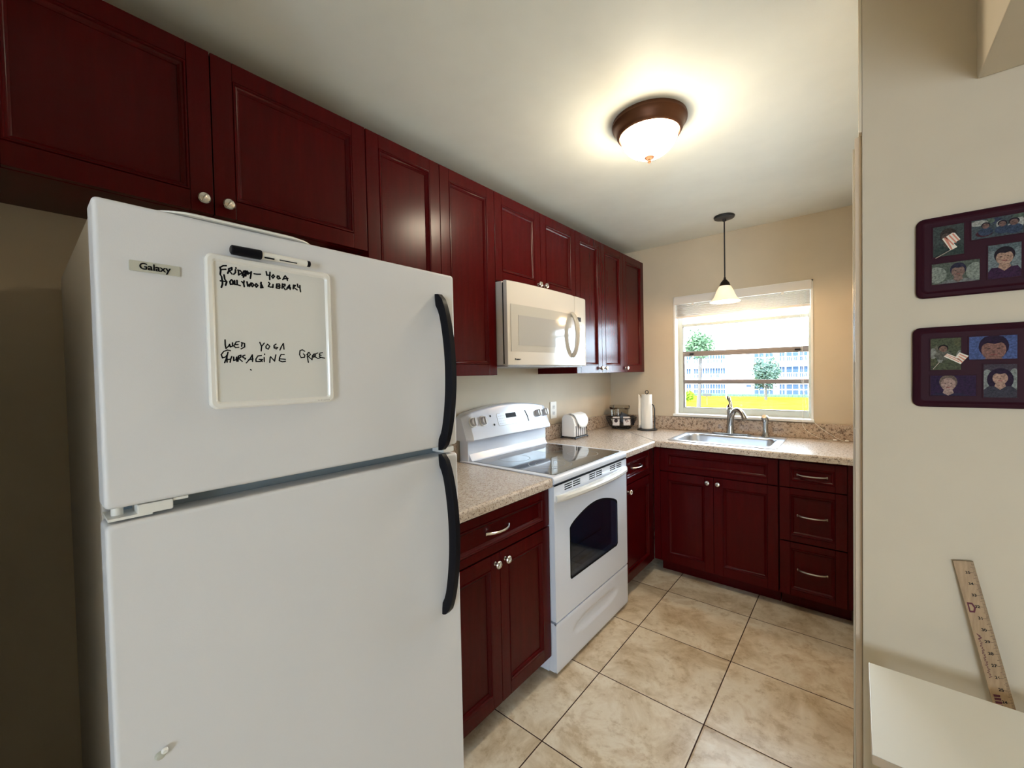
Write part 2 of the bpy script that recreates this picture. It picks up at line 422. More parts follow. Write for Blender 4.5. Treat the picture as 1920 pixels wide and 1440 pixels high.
def knob(parent, f, a, z, d0=.020):
    b = MB(); c = f(a, z, d0); ax = 'x' if f(0, 0, 1)[0] != f(0, 0, 0)[0] else 'y'; sg = 1 if ax == 'x' else -1
    b.lathe([(.0075, 0), (.0075, .0015*sg), (.0045, .003*sg), (.0042, .011*sg), (.009, .014*sg), (.0142, .018*sg), (.0150, .0215*sg), (.0125, .0255*sg), (.006, .0272*sg), (.001, .0275*sg)], c, 24, ax)
    # twisted ridge across the face
    pts = []
    for i in range(9):
        t = (i/8-.5)*2; dz = .0125*t; da = .0125*t*.55
        pts.append(f(a+da, z+dz, d0+.0275-.0045*t*t))
    b.tube(pts, [.0012+.002*(1-((i/8-.5)*2)**2) for i in range(9)], 8)
    return b.build('knob', M_NICKEL, parent)
def pull(parent, f, a, z, d0=.020, L=.128):
    b = MB(); pts = []; rr = []
    for i in range(17):
        t = i/16*2-1; pts.append(f(a+t*L/2, z, d0+.004+.026*(1-abs(t)**2.6))); rr.append(.0046+.0016*abs(t)**3)
    b.tube(pts, rr, 10)
    for s in (-1, 1): fbox(b, f, a+s*L/2-.006, a+s*L/2+.006, z-.006, z+.006, d0, d0+.008, .002)
    # groove line along the pull
    return b.build('handle', M_NICKEL, parent)
def drawer(parent, f, a0, a1, z0, z1, stile=.052, rail=.030, handle=True, name='drawer'):
    p = panel(name, parent, f, a0, a1, z0, z1, stile, rail)
    if handle: pull(p, f, (a0+a1)/2, (z0+z1)/2, .0075)
    return p
UX = .2925     # carcass front of the uppers, doors reach .3125
TOP, BOT = 2.296, 1.381
def upper(label, y0, y1, z0, doors, knobs):
    t = thing('wall_cabinet', label, 'cabinet', (0.001, (y0+y1)/2, z0))
    b = MB(); e = .0007; th = .016
    b.box(.001, UX, y0+e, y0+e+th, z0, TOP, .0008); b.box(.001, UX, y1-e-th, y1-e, z0, TOP, .0008)
    b.box(.001, UX, y0+e+th, y1-e-th, TOP-th, TOP); b.box(.001, UX, y0+e+th, y1-e-th, z0+.006, z0+.006+th)
    b.box(.001, .008, y0+e+th, y1-e-th, z0+.022, TOP-th)
    b.box(UX-.018, UX-.0004, y0+e+th, y1-e-th, z0+.0, z0+.03); b.box(UX-.018, UX-.0004, y0+e+th, y1-e-th, TOP-.03, TOP)
    b.build('carcass', M_CHERRY, t, smooth=False)
    f = FX(UX)
    for (a, c), k in zip(doors, knobs):
        d_ = panel('door', t, f, a+.0012, c-.0012, z0+.001, TOP-.001)
        if k is not None: knob(d_, f, k, z0+.034)
    return t
upper('wide dark cherry wall cabinet above the refrigerator, two doors with nickel knobs', -3.47, -2.565, 1.846, [(-3.469, -3.038), (-3.038, -2.565)], [-3.066, -3.008])
upper('tall cherry wall cabinet with two doors between the refrigerator and microwave', -2.564, -1.866, BOT, [(-2.564, -2.215), (-2.215, -1.866)], [-2.243, -2.187])
upper('short cherry wall cabinet directly above the microwave, two doors', -1.865, -1.099, 1.852, [(-1.865, -1.478), (-1.478, -1.099)], [-1.507, -1.449])
upper('tall two door cherry wall cabinet immediately right of the microwave', -1.098, -.402, BOT, [(-1.098, -.752), (-.752, -.402)], [-.785, -.722])
upper('narrow single door cherry wall cabinet in the corner beside the window wall', -.401, -.002, BOT, [(-.401, -.002)], [-.373])

def base_box(t, x0, x1, y0, y1, z0=.095, z1=.874, hollow=True):
    b = MB(); th = .016
    if x0 < .01: # left run, front faces +x
        b.box(x0, x1, y0, y0+th, z0, z1); b.box(x0, x1, y1-th, y1, z0, z1); b.box(x0, x1, y0+th, y1-th, z0, z0+th); b.box(x0, x0+.008, y0+th, y1-th, z0, z1)
        b.box(x1-.018, x1, y0+th, y1-th, z1-.03, z1); b.box(x1-.018, x1, y0+th, y1-th, .68, .70)
        b.box(x0+.02, x1-.075, y0+.001, y1-.001, 0.001, z0)
    else:
        b.box(x0, x0+th, y0, y1, z0, z1); b.box(x1-th, x1, y0, y1, z0, z1); b.box(x0+th, x1-th, y0, y1, z0, z0+th); b.box(x0+th, x1-th, y1-.008, y1, z0, z1)
        b.box(x0+th, x1-th, y0, y0+.018, z1-.03, z1); b.box(x0+th, x1-th, y0, y0+.018, .70, .72)
        b.box(x0+.001, x1-.001, y0+.075, y1-.02, 0.001, z0)
    b.build('carcass', M_CHERRY, t, smooth=False)
# base cabinet between refrigerator and range
C1 = thing('base_cabinet', 'cherry base cabinet between refrigerator and range, drawer over two doors', 'cabinet', (.3, -2.22, 0))
base_box(C1, .001, .600, -2.558, -1.881)
f = FX(.601)
drawer(C1, f, -2.556, -1.883, .700, .862, .045, .032)
for (a, c, k) in ((-2.556, -2.2205, -2.248), (-2.2185, -1.883, -2.190)):
    d_ = panel('door', C1, f, a, c, .098, .693, .050, .052); knob(d_, f, k, .658)
# base cabinet right of the range
C2 = thing('base_cabinet', 'narrow cherry base cabinet between the range and the corner, one drawer and door', 'cabinet', (.3, -.86, 0))
base_box(C2, .001, .600, -1.109, -.630)
drawer(C2, f, -1.107, -.668, .700, .862, .050, .034)
d_ = panel('door', C2, f, -1.107, -.668, .098, .693, .050, .052); knob(d_, f, -1.045, .655)
MB().box(.601, .619, -.667, -.631, .098, .874, .001).build('corner_filler', M_CHERRY, C2)
# sink base under the window
C3 = thing('sink_base_cabinet', 'cherry sink base cabinet under the window, false front over two doors', 'cabinet', (1.0, -.3, 0))
base_box(C3, .640, 1.343, -.601, -.02)
f = FY(-.602)
drawer(C3, f, .664, 1.341, .715, .862, .050, .032, handle=False, name='false_front')
for (a, c, k) in ((.664, .9965, .966), (.9985, 1.341, 1.026)):
    d_ = panel('door', C3, f, a, c, .098, .708, .052, .055); knob(d_, f, k, .674)
MB().box(.620, .662, -.622, -.602, .098, .874, .001).build('corner_filler', M_CHERRY, C3)
# drawer stack
C4 = thing('drawer_cabinet', 'cherry base cabinet with a stack of three drawers right of the sink doors', 'cabinet', (1.5, -.3, 0))
base_box(C4, 1.346, 1.668, -.601, -.02)
for z0, z1 in ((.715, .862), (.408, .709), (.098, .402)):
    drawer(C4, f, 1.349, 1.652, z0, z1, .050, .034)
MB().box(1.655, 1.708, -.618, -.602, .098, .874, .001).build('wall_filler', M_CHERRY, C4)

# ------------------------------------------------------------------ countertops
def edge_profile(n=6, t=.038, r=.013):
    # (out, z) rounded nose : out 0 = front
    pts = [(.05, .913-t), (.0, .913-t)]
    for i in range(n+1):
        a = PI/2*i/n; pts.append((r-r*math.cos(a), .913-r+r*math.sin(a)))
    pts.append((.05, .913)); return pts
CT = thing('countertop', 'short speckled beige countertop between the refrigerator and the range', 'countertop', (.3, -2.22, .875))
b = MB(); prof = edge_profile()
b.box(.02, .593, -2.561, -1.8795, .875, .913)
b.prism([(.642-o, z) for o, z in prof], -2.561, -1.8795, lambda a, z, d: (a, d, z))
b.build('worktop', M_COUNTER, CT)
MB().box(.001, .020, -2.561, -1.8795, .9135, 1.017, .003).build('backsplash', M_SPLASH, CT)
CT2 = thing('countertop', 'L-shaped speckled beige countertop running from the range round under the window', 'countertop', (.6, -.3, .875))
b = MB()
SX0, SX1, SY0, SY1 = .705, 1.315, -.555, -.100   # sink cut-out
b.box(.02, .5925, -1.1105, -.60, .875, .913)
b.prism([(.642-o, z) for o, z in prof], -1.1105, -.647, lambda a, z, d: (a, d, z))
b.box(.02, SX0, -.597, -.02, .875, .9129); b.box(SX1, 1.7105, -.597, -.02, .875, .9129)
b.box(SX0, SX1, -.597, SY0, .875, .9129); b.box(SX0, SX1, SY1, -.02, .875, .9129)
b.prism([(-.647+o, z) for o, z in prof], .592, 1.7105, lambda a, z, d: (d, a, z))
b.build('worktop', M_COUNTER, CT2)
b = MB(); b.box(.001, .020, -1.1105, -.021, .9135, 1.017, .003); b.box(.001, 1.7105, -.020, -.001, .9135, 1.017, .003)
b.build('backsplash', M_SPLASH, CT2)
b = MB(); b.tube([(.02, -.02, .9133), (.3, -.32, .9133), (.6415, -.6475, .9133)], .0009, 4)
b.build('mitre_seam', M_BLACKPL, CT2)

# ------------------------------------------------------------------ sink
S = thing('kitchen_sink', 'single bowl stainless steel drop-in sink below the window', 'sink', (1.01, -.32, .914))
b = MB(); c = []
def rr3(x0, x1, y0, y1, r, z): return [Vector((x, y, z)) for x, y in rrect(x0, x1, y0, y1, r, 7)]
rings = [rr3(.690, 1.330, -.572, -.072, .035, .9135), rr3(.690, 1.330, -.572, -.072, .035, .9165), rr3(.696, 1.324, -.566, -.078, .032, .9190), rr3(.712, 1.308, -.550, -.094, .03, .9195),
         rr3(.728, 1.292, -.538, -.160, .055, .9180), rr3(.734, 1.286, -.532, -.168, .06, .9150), rr3(.742, 1.278, -.524, -.176, .06, .900), rr3(.752, 1.268, -.514, -.186, .06, .80), rr3(.775, 1.245, -.492, -.208, .06, .752), rr3(.80, 1.22, -.468, -.232, .05, .744)]
b.loft(rings, cap0=False, cap1=True)
b.build('bowl_and_rim', M_STEEL, S)
MB().lathe([(.045, 0), (.045, .003), (.036, .003), (.034, -.004), (.0, -.004)], (1.01, -.35, .7445), 24).build('drain', M_NICKEL, S)
F = thing('kitchen_faucet', 'single lever brushed metal faucet with arched spout behind the sink', 'faucet', (.985, -.105, .92))
b = MB(); pl = rrect(.865, 1.12, -.132, -.080, .025, 6)
b.prism(pl, .9197, .9275, lambda a, c, d: (a, c, d), .002)
b.build('deck_plate', M_FAUCET, F)
b = MB(); cx_, cy_ = .987, -.104
b.lathe([(.027, 0), (.026, .012), (.0225, .03), (.0205, .10), (.0215, .145), (.0225, .17), (.018, .184), (.008, .19)], (cx_, cy_, .927), 24)
b.build('body', M_FAUCET, F)
pts = [(cx_, cy_-.004, .985), (cx_+.012, cy_-.022, 1.045), (cx_+.030, cy_-.046, 1.085), (cx_+.055, cy_-.074, 1.103), (cx_+.082, cy_-.098, 1.097), (cx_+.104, cy_-.116, 1.073), (cx_+.116, cy_-.126, 1.048)]
P = [Vector(p) for p in pts]; Q = []
for i in range(len(P)-1):
    p0, p1, p2, p3 = P[max(i-1, 0)], P[i], P[i+1], P[min(i+2, len(P)-1)]
    for j in range(4):
        t = j/4; Q.append(.5*((2*p1)+(-p0+p2)*t+(2*p0-5*p1+4*p2-p3)*t*t+(-p0+3*p1-3*p2+p3)*t**3))
Q.append(P[-1]); n_ = len(Q)
MB().tube(Q, [.019-.004*i/n_+.004*max(0, i/n_-.8)*5 for i in range(n_)], 16).build('spout', M_FAUCET, F)
pts = [(cx_-.002, cy_, 1.105), (cx_-.004, cy_+.004, 1.125), (cx_+.000, cy_+.008, 1.140), (cx_-.006, cy_+.014, 1.158), (cx_-.014, cy_+.018, 1.176), (cx_-.018, cy_+.020, 1.192)]
MB().tube(pts, [.020, .016, .010, .010, .015, .008], 12, flat=((0, 1, 0), .6)).build('lever', M_FAUCET, F)
SP = thing('side_sprayer', 'upright pull-out side sprayer on the sink rim right of the faucet', 'sprayer', (1.207, -.112, .92))
b = MB(); b.lathe([(.025, 0), (.024, .008), (.018, .02), (.016, .05), (.0165, .085), (.018, .10)], (1.207, -.108, .9197), 20)
b.build('holder', M_FAUCET, SP)
b = MB(); b.tube([(1.207, -.106, 1.015), (1.206, -.108, 1.035), (1.204, -.114, 1.052), (1.202, -.124, 1.060)], [.017, .021, .022, .015], 16)
b.build('spray_head', M_FAUCET, SP)

# ------------------------------------------------------------------ refrigerator
FY0, FY1, FXF = -3.3247, -2.5657, .7706
R = thing('refrigerator', 'white top-freezer refrigerator with black curved handles', 'refrigerator', (.4, -2.945, 0))
MB().box(.04, .695, FY0+.003, FY1-.003, .02, 1.672, .006).build('body', M_FRIDGE, R)
MB().box(.60, .70, FY0+.02, FY1-.02, .001, .085, .003).build('toe_grille', M_GREYPL, R)
MB().box(.695, .712, FY0+.014, FY1-.014, .11, 1.668, .003).build('gasket', M_GASKET, R)
def fdoor(name, z0, z1):
    b = MB(); n = 18; th0 = .712; rings = []
    def ring(inset, x): return [Vector((x, y, z)) for y, z in rrect(FY0+inset, FY1-inset, z0+inset, z1-inset, .008, 4)]
    b.loft([ring(.001, th0), ring(0, th0+.003), ring(0, FXF-.007), ring(.0015, FXF-.003), ring(.004, FXF-.0008), ring(.008, FXF)])
    return b.build(name, M_FRIDGE, R)
DF = fdoor('freezer_door', 1.1790, 1.6798); DR = fdoor('fridge_door', .095, 1.1543)
def handle(parent, z0, z1, flip):
    """curved black grip: mounting foot at each end, bowed out in the middle"""
    b = MB(); n = 28; rings = []
    for i in range(n+1):
        t = i/n; z = z1+(z0-z1)*t
        u = t if not flip else t
        bow = .046*(math.sin(PI*min(1, max(0, u)))**.50)
        hw = .0118+.0015*math.sin(PI*t)
        ends = min(t, 1-t)
        yc = -2.6285+.006*math.sin(PI*t)
        xo = FXF+.010+bow; xi = FXF+(.0005 if ends < .055 else max(.0005, bow-.016 - (.10-ends if ends < .10 else 0)*.3))
        if ends >= .055: xi = FXF + max(.0005, (bow-.014)*min(1, (ends-.055)/.06))
        zz = z
        r = []
        for a, c in ((-1, 0), (-1, .55), (-.62, 1), (.62, 1), (1, .55), (1, 0)):
            r.append(Vector((xi+(xo-xi)*c, yc+a*hw*(1 if c < 1 else 1), zz)))
        rings.append(r)
    b.loft(rings)
    return b.build('handle', M_BLACKPL, parent)
handle(DF, 1.172, 1.616, False); handle(DR, .697, 1.160, True)
# hinge between the doors and top hinge cover
hg = MB(); hg.box(.700, .765, FY0+.004, FY0+.060, 1.158, 1.163, .001); hg.lathe([(.008, 0), (.008, .018)], (.742, FY0+.018, 1.159), 12)
hg.box(.715, .7655, FY0+.040, FY0+.088, 1.160, 1.178, .003); hg.box(.715, .762, FY0+.088, FY0+.110, 1.173, 1.178, .001)
hg.build('centre_hinge', M_WHITEPL, R, label='white plastic and metal hinge in the gap between doors')
MB().box(.66, .755, FY0+.01, FY0+.07, 1.6725, 1.6790, .002).build('top_hinge', M_WHITEPL, R)
MB().box(.715, .768, FY1-.052, FY1-.012, 1.159, 1.1755, .003).build('gap_cap', M_WHITEPL, R)
bd = MB().prism(rrect(-3.284, -3.217, 1.5685, 1.5860, .002, 3), FXF, FXF+.0022, lambda a, z, d: (d, a, z), .0006).build('badge', M_BADGE, DF, label='small rectangular silver name badge')
text_mesh('badge_text', 'Galaxy', .0150, (FXF+.0024, -3.2715, 1.5728), (0, 1, 0), (0, 0, 1), M_BLACK, bd, bold=.00035)

# whiteboard on the freezer door
WB = thing('whiteboard', 'small white-framed magnetic whiteboard with handwritten notes on the freezer door', 'whiteboard', (FXF+.004, -3.065, 1.33))
y0, y1, z0, z1 = -3.1815, -2.9475, 1.3305, 1.6190
b = MB()
def wr(o, r, x): return [Vector((x, y, z)) for y, z in rrect(y0+o, y1-o, z0+o, z1-o, r, 5)]
b.loft([wr(0, .012, FXF+.001), wr(0, .012, FXF+.008), wr(.003, .011, FXF+.0115), wr(.009, .008, FXF+.0115), wr(.0125, .005, FXF+.0085), wr(.0135, .004, FXF+.0060)], cap0=True, cap1=False)
b.build('board_frame', M_BOARDF, WB)
bs = MB().box(FXF+.002, FXF+.0068, y0+.011, y1-.011, z0+.011, z1-.011).build('writing_surface', M_BOARD, WB, smooth=False)
STROKES = [[(-3.148,1.6),(-3.153,1.599),(-3.158,1.595),(-3.157,1.59),(-3.158,1.582),(-3.156,1.578),(-3.155,1.57),(-3.155,1.564),(-3.157,1.558)],
 [(-3.157,1.591),(-3.149,1.593)],
 [(-3.152,1.582),(-3.151,1.574),(-3.148,1.57),(-3.15,1.563)],
 [(-3.158,1.57),(-3.148,1.57)],
 [(-3.144,1.595),(-3.144,1.591),(-3.146,1.586)],
 [(-3.144,1.595),(-3.139,1.598),(-3.139,1.594),(-3.143,1.591),(-3.139,1.586)],
 [(-3.133,1.595),(-3.133,1.59),(-3.136,1.586)],
 [(-3.132,1.599),(-3.132,1.598)],
 [(-3.128,1.595),(-3.128,1.587)],
 [(-3.129,1.595),(-3.125,1.595),(-3.122,1.591),(-3.128,1.586)],
 [(-3.122,1.586),(-3.119,1.595),(-3.116,1.596),(-3.117,1.59),(-3.12,1.583)],
 [(-3.121,1.588),(-3.116,1.589)],
 [(-3.116,1.586),(-3.114,1.595),(-3.112,1.59)],
 [(-3.113,1.596),(-3.11,1.592),(-3.106,1.595)],
 [(-3.106,1.596),(-3.107,1.589),(-3.108,1.583)],
 [(-3.101,1.593),(-3.096,1.593),(-3.09,1.594)],
 [(-3.079,1.601),(-3.078,1.594),(-3.072,1.595)],
 [(-3.072,1.601),(-3.073,1.593),(-3.073,1.586)],
 [(-3.066,1.597),(-3.069,1.593),(-3.067,1.59),(-3.064,1.594),(-3.066,1.597)],
 [(-3.055,1.596),(-3.058,1.596),(-3.059,1.592),(-3.057,1.59),(-3.053,1.592),(-3.055,1.594)],
 [(-3.048,1.59),(-3.045,1.596),(-3.043,1.599),(-3.04,1.595),(-3.039,1.59)],
 [(-3.046,1.592),(-3.038,1.594)],
 [(-3.14,1.575),(-3.143,1.571),(-3.142,1.566),(-3.138,1.567),(-3.138,1.573),(-3.14,1.575)],
 [(-3.135,1.574),(-3.135,1.567),(-3.131,1.567)],
 [(-3.131,1.575),(-3.131,1.567),(-3.126,1.566)],
 [(-3.123,1.574),(-3.12,1.571),(-3.119,1.576)],
 [(-3.12,1.571),(-3.119,1.565)],
 [(-3.114,1.575),(-3.113,1.567),(-3.11,1.571),(-3.11,1.567),(-3.107,1.574)],
 [(-3.105,1.574),(-3.107,1.57),(-3.105,1.567),(-3.102,1.571),(-3.105,1.574)],
 [(-3.098,1.574),(-3.1,1.57),(-3.098,1.567),(-3.095,1.571),(-3.098,1.574)],
 [(-3.089,1.578),(-3.09,1.567),(-3.086,1.568),(-3.088,1.573),(-3.09,1.576)],
 [(-3.075,1.58),(-3.073,1.578),(-3.076,1.572),(-3.072,1.571),(-3.067,1.572)],
 [(-3.067,1.577),(-3.068,1.571)],
 [(-3.064,1.583),(-3.064,1.583)],
 [(-3.06,1.579),(-3.061,1.571)],
 [(-3.06,1.579),(-3.055,1.58),(-3.054,1.577),(-3.059,1.575),(-3.054,1.574),(-3.055,1.571),(-3.06,1.571)],
 [(-3.049,1.581),(-3.05,1.572)],
 [(-3.049,1.58),(-3.044,1.581),(-3.044,1.578),(-3.048,1.576),(-3.044,1.57)],
 [(-3.041,1.571),(-3.038,1.577),(-3.035,1.581),(-3.035,1.577),(-3.034,1.572)],
 [(-3.04,1.574),(-3.033,1.575)],
 [(-3.027,1.582),(-3.028,1.574)],
 [(-3.027,1.582),(-3.023,1.582),(-3.027,1.577),(-3.02,1.573)],
 [(-3.019,1.585),(-3.018,1.579),(-3.015,1.579)],
 [(-3.014,1.583),(-3.014,1.577),(-3.013,1.57)],
 [(-3.104,1.56),(-3.104,1.56)],
 [(-3.154,1.46),(-3.154,1.45),(-3.153,1.444),(-3.149,1.448),(-3.147,1.452),(-3.146,1.447),(-3.142,1.449),(-3.142,1.455)],
 [(-3.131,1.458),(-3.136,1.457),(-3.14,1.449),(-3.137,1.446),(-3.132,1.447)],
 [(-3.137,1.452),(-3.133,1.452)],
 [(-3.127,1.456),(-3.122,1.455),(-3.122,1.448),(-3.128,1.444)],
 [(-3.126,1.455),(-3.127,1.449)],
 [(-3.095,1.458),(-3.092,1.45)],
 [(-3.087,1.457),(-3.092,1.45),(-3.093,1.441)],
 [(-3.081,1.455),(-3.084,1.451),(-3.084,1.447),(-3.08,1.445),(-3.077,1.451),(-3.081,1.455)],
 [(-3.065,1.456),(-3.069,1.453),(-3.069,1.448),(-3.065,1.446),(-3.062,1.449),(-3.068,1.45)],
 [(-3.058,1.444),(-3.055,1.451),(-3.051,1.458),(-3.05,1.446)],
 [(-3.146,1.44),(-3.151,1.441),(-3.157,1.438),(-3.161,1.432),(-3.159,1.426),(-3.154,1.428),(-3.151,1.433)],
 [(-3.15,1.437),(-3.152,1.428),(-3.156,1.417)],
 [(-3.152,1.428),(-3.152,1.418)],
 [(-3.151,1.423),(-3.146,1.424)],
 [(-3.144,1.429),(-3.146,1.424),(-3.147,1.418)],
 [(-3.141,1.428),(-3.141,1.421),(-3.137,1.423),(-3.136,1.428)],
 [(-3.136,1.428),(-3.136,1.42)],
 [(-3.133,1.43),(-3.134,1.42)],
 [(-3.133,1.43),(-3.129,1.432),(-3.129,1.428),(-3.133,1.426),(-3.127,1.42)],
 [(-3.122,1.432),(-3.126,1.43),(-3.125,1.427),(-3.121,1.426),(-3.122,1.424)],
 [(-3.12,1.417),(-3.114,1.424),(-3.109,1.433),(-3.109,1.42)],
 [(-3.116,1.423),(-3.108,1.425)],
 [(-3.093,1.432),(-3.099,1.431),(-3.103,1.425),(-3.103,1.42),(-3.095,1.42),(-3.091,1.424),(-3.097,1.424)],
 [(-3.095,1.424),(-3.092,1.42)],
 [(-3.088,1.428),(-3.088,1.42)],
 [(-3.087,1.435),(-3.087,1.434)],
 [(-3.078,1.418),(-3.077,1.428),(-3.076,1.43),(-3.069,1.421),(-3.066,1.434)],
 [(-3.05,1.435),(-3.056,1.435),(-3.059,1.429),(-3.06,1.422),(-3.054,1.42),(-3.048,1.421)],
 [(-3.058,1.426),(-3.048,1.425)],
 [(-3.008,1.443),(-3.013,1.446),(-3.018,1.444),(-3.019,1.435),(-3.016,1.429),(-3.009,1.43),(-3.008,1.435),(-3.011,1.437)],
 [(-3.001,1.44),(-3.003,1.432),(-3.001,1.419)],
 [(-3.004,1.436),(-2.999,1.441),(-2.996,1.436),(-3.001,1.432),(-2.993,1.425)],
 [(-2.993,1.425),(-2.992,1.434),(-2.988,1.438),(-2.989,1.43)],
 [(-2.992,1.432),(-2.987,1.432)],
 [(-2.98,1.44),(-2.985,1.438),(-2.986,1.431),(-2.98,1.428),(-2.974,1.43)],
 [(-2.97,1.441),(-2.975,1.44),(-2.977,1.436),(-2.973,1.435)],
 [(-2.975,1.436),(-2.977,1.432),(-2.972,1.43),(-2.965,1.429)],
 [(-3.113,1.404),(-3.112,1.403)]]
xs = FXF+.0070; NOTE = {k: MB() for k in ('top', 'mid', 'mid_right', 'low', 'name')}
for s in STROKES:
    mz = sum(q[1] for q in s)/len(s)
    b = NOTE['top' if mz > 1.5 else ('name' if s[0][0] > -3.01 else (('mid' if s[0][0] < -3.11 else 'mid_right') if mz > 1.444 else 'low'))]
    # positions were measured on a plane slightly in front of the door
    pts = [(xs, y, z) for y, z in s]
    for i in range(len(pts)-1):
        (_, ya, za), (_, yb, zb) = pts[i], pts[i+1]
        L = math.hypot(yb-ya, zb-za)
        if L < 1e-6: continue
        w = .00155 if za > 1.5 else .00125
        b.tube([pts[i], pts[i+1]], w, 6, flat=((1, 0, 0), .12))
        b.lathe([(w, -.0001), (w, .0001)], pts[i], 8, 'x'); b.lathe([(w, -.0001), (w, .0001)], pts[i+1], 8, 'x')
for k in NOTE: NOTE[k].build('handwriting', M_BLACK, bs, smooth=False, label={'top': 'black handwritten note at the top', 'mid': 'handwritten weekday word in the middle', 'mid_right': 'handwritten word beside the weekday', 'low': 'handwritten line below the middle words', 'name': 'short handwritten name at the right'}[k])
b = MB(); random.seed(5)
for i in range(16):
    y = random.uniform(-2.984, -2.960); b.box(xs+.0048, xs+.0050, y, y+.0012, z0+.0045, z0+.0045+random.uniform(.0008, .0022))
b.build('maker_mark', M_GREYPL, WB, smooth=False)
MK = thing('marker_pen', 'black capped white dry-erase marker clipped along the top of the whiteboard', 'marker', (FXF+.012, -3.07, 1.632))
b = MB(); b.lathe([(.0065, 0), (.0090, .002), (.0095, .050), (.0090, .052)], (FXF+.0135, -3.142, 1.6305), 20, 'y'); b.build('cap', M_BLACKPL, MK)
b = MB(); b.lathe([(.0070, 0), (.0070, .088), (.0062, .0885)], (FXF+.0135, -3.090, 1.6305), 20, 'y'); br = b.build('barrel', M_WHITEPL, MK)
b = MB(); b.lathe([(.0064, 0), (.0064, .006), (.004, .0075)], (FXF+.0135, -3.0012, 1.6305), 20, 'y'); b.build('end_plug', M_BLACKPL, MK)
b = MB()
for (a, c, w) in ((.002, .020, .0022), (.030, .064, .0013), (.010, .020, .0008)):
    b.box(FXF+.0195, FXF+.0210, -3.088+a, -3.088+c, 1.6262-w, 1.6262+w*.3)
b.build('printed_text', M_BLACK, br, smooth=False)
# thin tray lying on top of the refrigerator, overhanging the front
for k, (z, o, nm, lab) in enumerate(((1.6803, 0, 'tray', 'thin white round-cornered tray lying flat on top of the refrigerator'), (1.6842, .008, 'tray', 'upper one of two thin white trays on top of the refrigerator'))):
    b = MB(); pl = rrect(.50, .7755-o, -3.255+o, -2.965-o, .06, 8)
    b.prism(pl, z, z+.0032, lambda a, c, d: (a, c, d), .0008)
    t = b.build(nm, M_WHITEPL); t['label'] = lab if k else 'lower one of two thin white trays on top of the refrigerator'; t['category'] = 'tray'; t['group'] = 'thin trays on the refrigerator'
# small stick-on hook low on the fridge door
HK = thing('magnet', 'small white blob-shaped magnet low on the refrigerator door', 'magnet', (FXF, -3.269, .746))
b = MB(); b.lathe([(.0075, 0), (.0078, .003), (.006, .007), (.002, .009)], (FXF+.0004, -3.269, .744), 16, 'x', 1.0, .8); b.build('base', M_BADGE, HK)
b = MB(); b.lathe([(.005, 0), (.0052, .003), (.003, .0055)], (FXF+.004, -3.2635, .750), 14, 'x'); b.build('tip', M_WHITEPL, HK)

# ------------------------------------------------------------------ range
RY0, RY1, RXF = -1.8765, -1.1135, .6465
G = thing('kitchen_range', 'white freestanding electric range with black glass cooktop', 'range', (.35, -1.495, 0))
MB().box(.03, .600, RY0+.003, RY1-.003, .012, .880, .003).build('body', M_RANGE, G)
for x in (.08, .55):
    for y in (RY0+.05, RY1-.05): MB().lathe([(.015, 0), (.015, .0115)], (x, y, .0005), 12).build('foot', M_BLACKPL, G)
# cooktop frame with rounded nose
b = MB(); pr = [(.03, .8805), (.640, .8805), (.6465, .886), (.6480, .900), (.6455, .910), (.637, .9165), (.610, .918), (.03, .918)]
b.prism(pr, RY0-.0005+.002, RY1-.002, lambda a, z, d: (a, d, z), .0025)
ck = b.build('cooktop', M_RANGE, G)
b = MB(); pl = [(.105, -1.842), (.612, -1.842), (.626, -1.828), (.626, -1.162), (.612, -1.148), (.105, -1.148)]
b.prism(pl, .9182, .9194, lambda a, y, d: (a, y, d)); gl = b.build('glass_surface', M_GLASSTOP, ck)
for (x, y, r) in ((.475, -1.655, .112), (.475, -1.325, .086), (.235, -1.655, .086), (.235, -1.325, .095)):
    b = MB(); b.tube([(x+r*math.cos(2*PI*i/48), y+r*math.sin(2*PI*i/48), .9196) for i in range(48)], .0016, 6, flat=((0, 0, 1), .15), closed=True)
    if r > .1: b.tube([(x+r*.68*math.cos(2*PI*i/48), y+r*.68*math.sin(2*PI*i/48), .9196) for i in range(48)], .0012, 6, flat=((0, 0, 1), .15), closed=True)
    b.build('burner_ring', M_BURNER, gl)
# backguard: lower splash panel + arched console
b = MB(); b.box(.012, .078, RY0+.020, RY1-.014, .900, 1.040, .006); b.prism([(.078, .9185), (.104, .9185), (.094, .926), (.0785, .955)], RY0+.03, RY1-.03, lambda a, z, d: (a, d, z))
b.build('backguard_panel', M_RANGE, G)
b = MB(); n = 26
def arch(t):  # top height along the width
    return 1.165+.043*math.sin(PI*min(1, max(0, t)))**.8
yl, yr = RY0-.004, RY1+.004
rings = []
for i in range(n+1):
    t = i/n; y = yl+(yr-yl)*t
    e = min(t, 1-t); k = 1-max(0, (.012-e)/.012)*.25
    zt = arch(t) - max(0, (.02-e)/.02)*.012; zb = 1.030
    rings.append([Vector((.012, y, zb)), Vector((.118*k, y, zb)), Vector((.122*k, y, zb+.006)), Vector((.121*k, y, zb+.014)), Vector((.076*k, y, zt-.008)), Vector((.068*k, y, zt-.001)), Vector((.060*k, y, zt)), Vector((.012, y, zt))])
b.loft(rings)
cons = b.build('control_console', M_RANGE, G)
def cface(z, out=0.):  # console front plane: from (.1215,1.044) to (.076, ~1.19)
    t = (z-1.044)/(1.192-1.044); return .1215+(.076-.1215)*t+out
cn = Vector((.148, 0, .0455)).normalized()      # outward normal
cu = Vector((-.0455, 0, .148)).normalized()
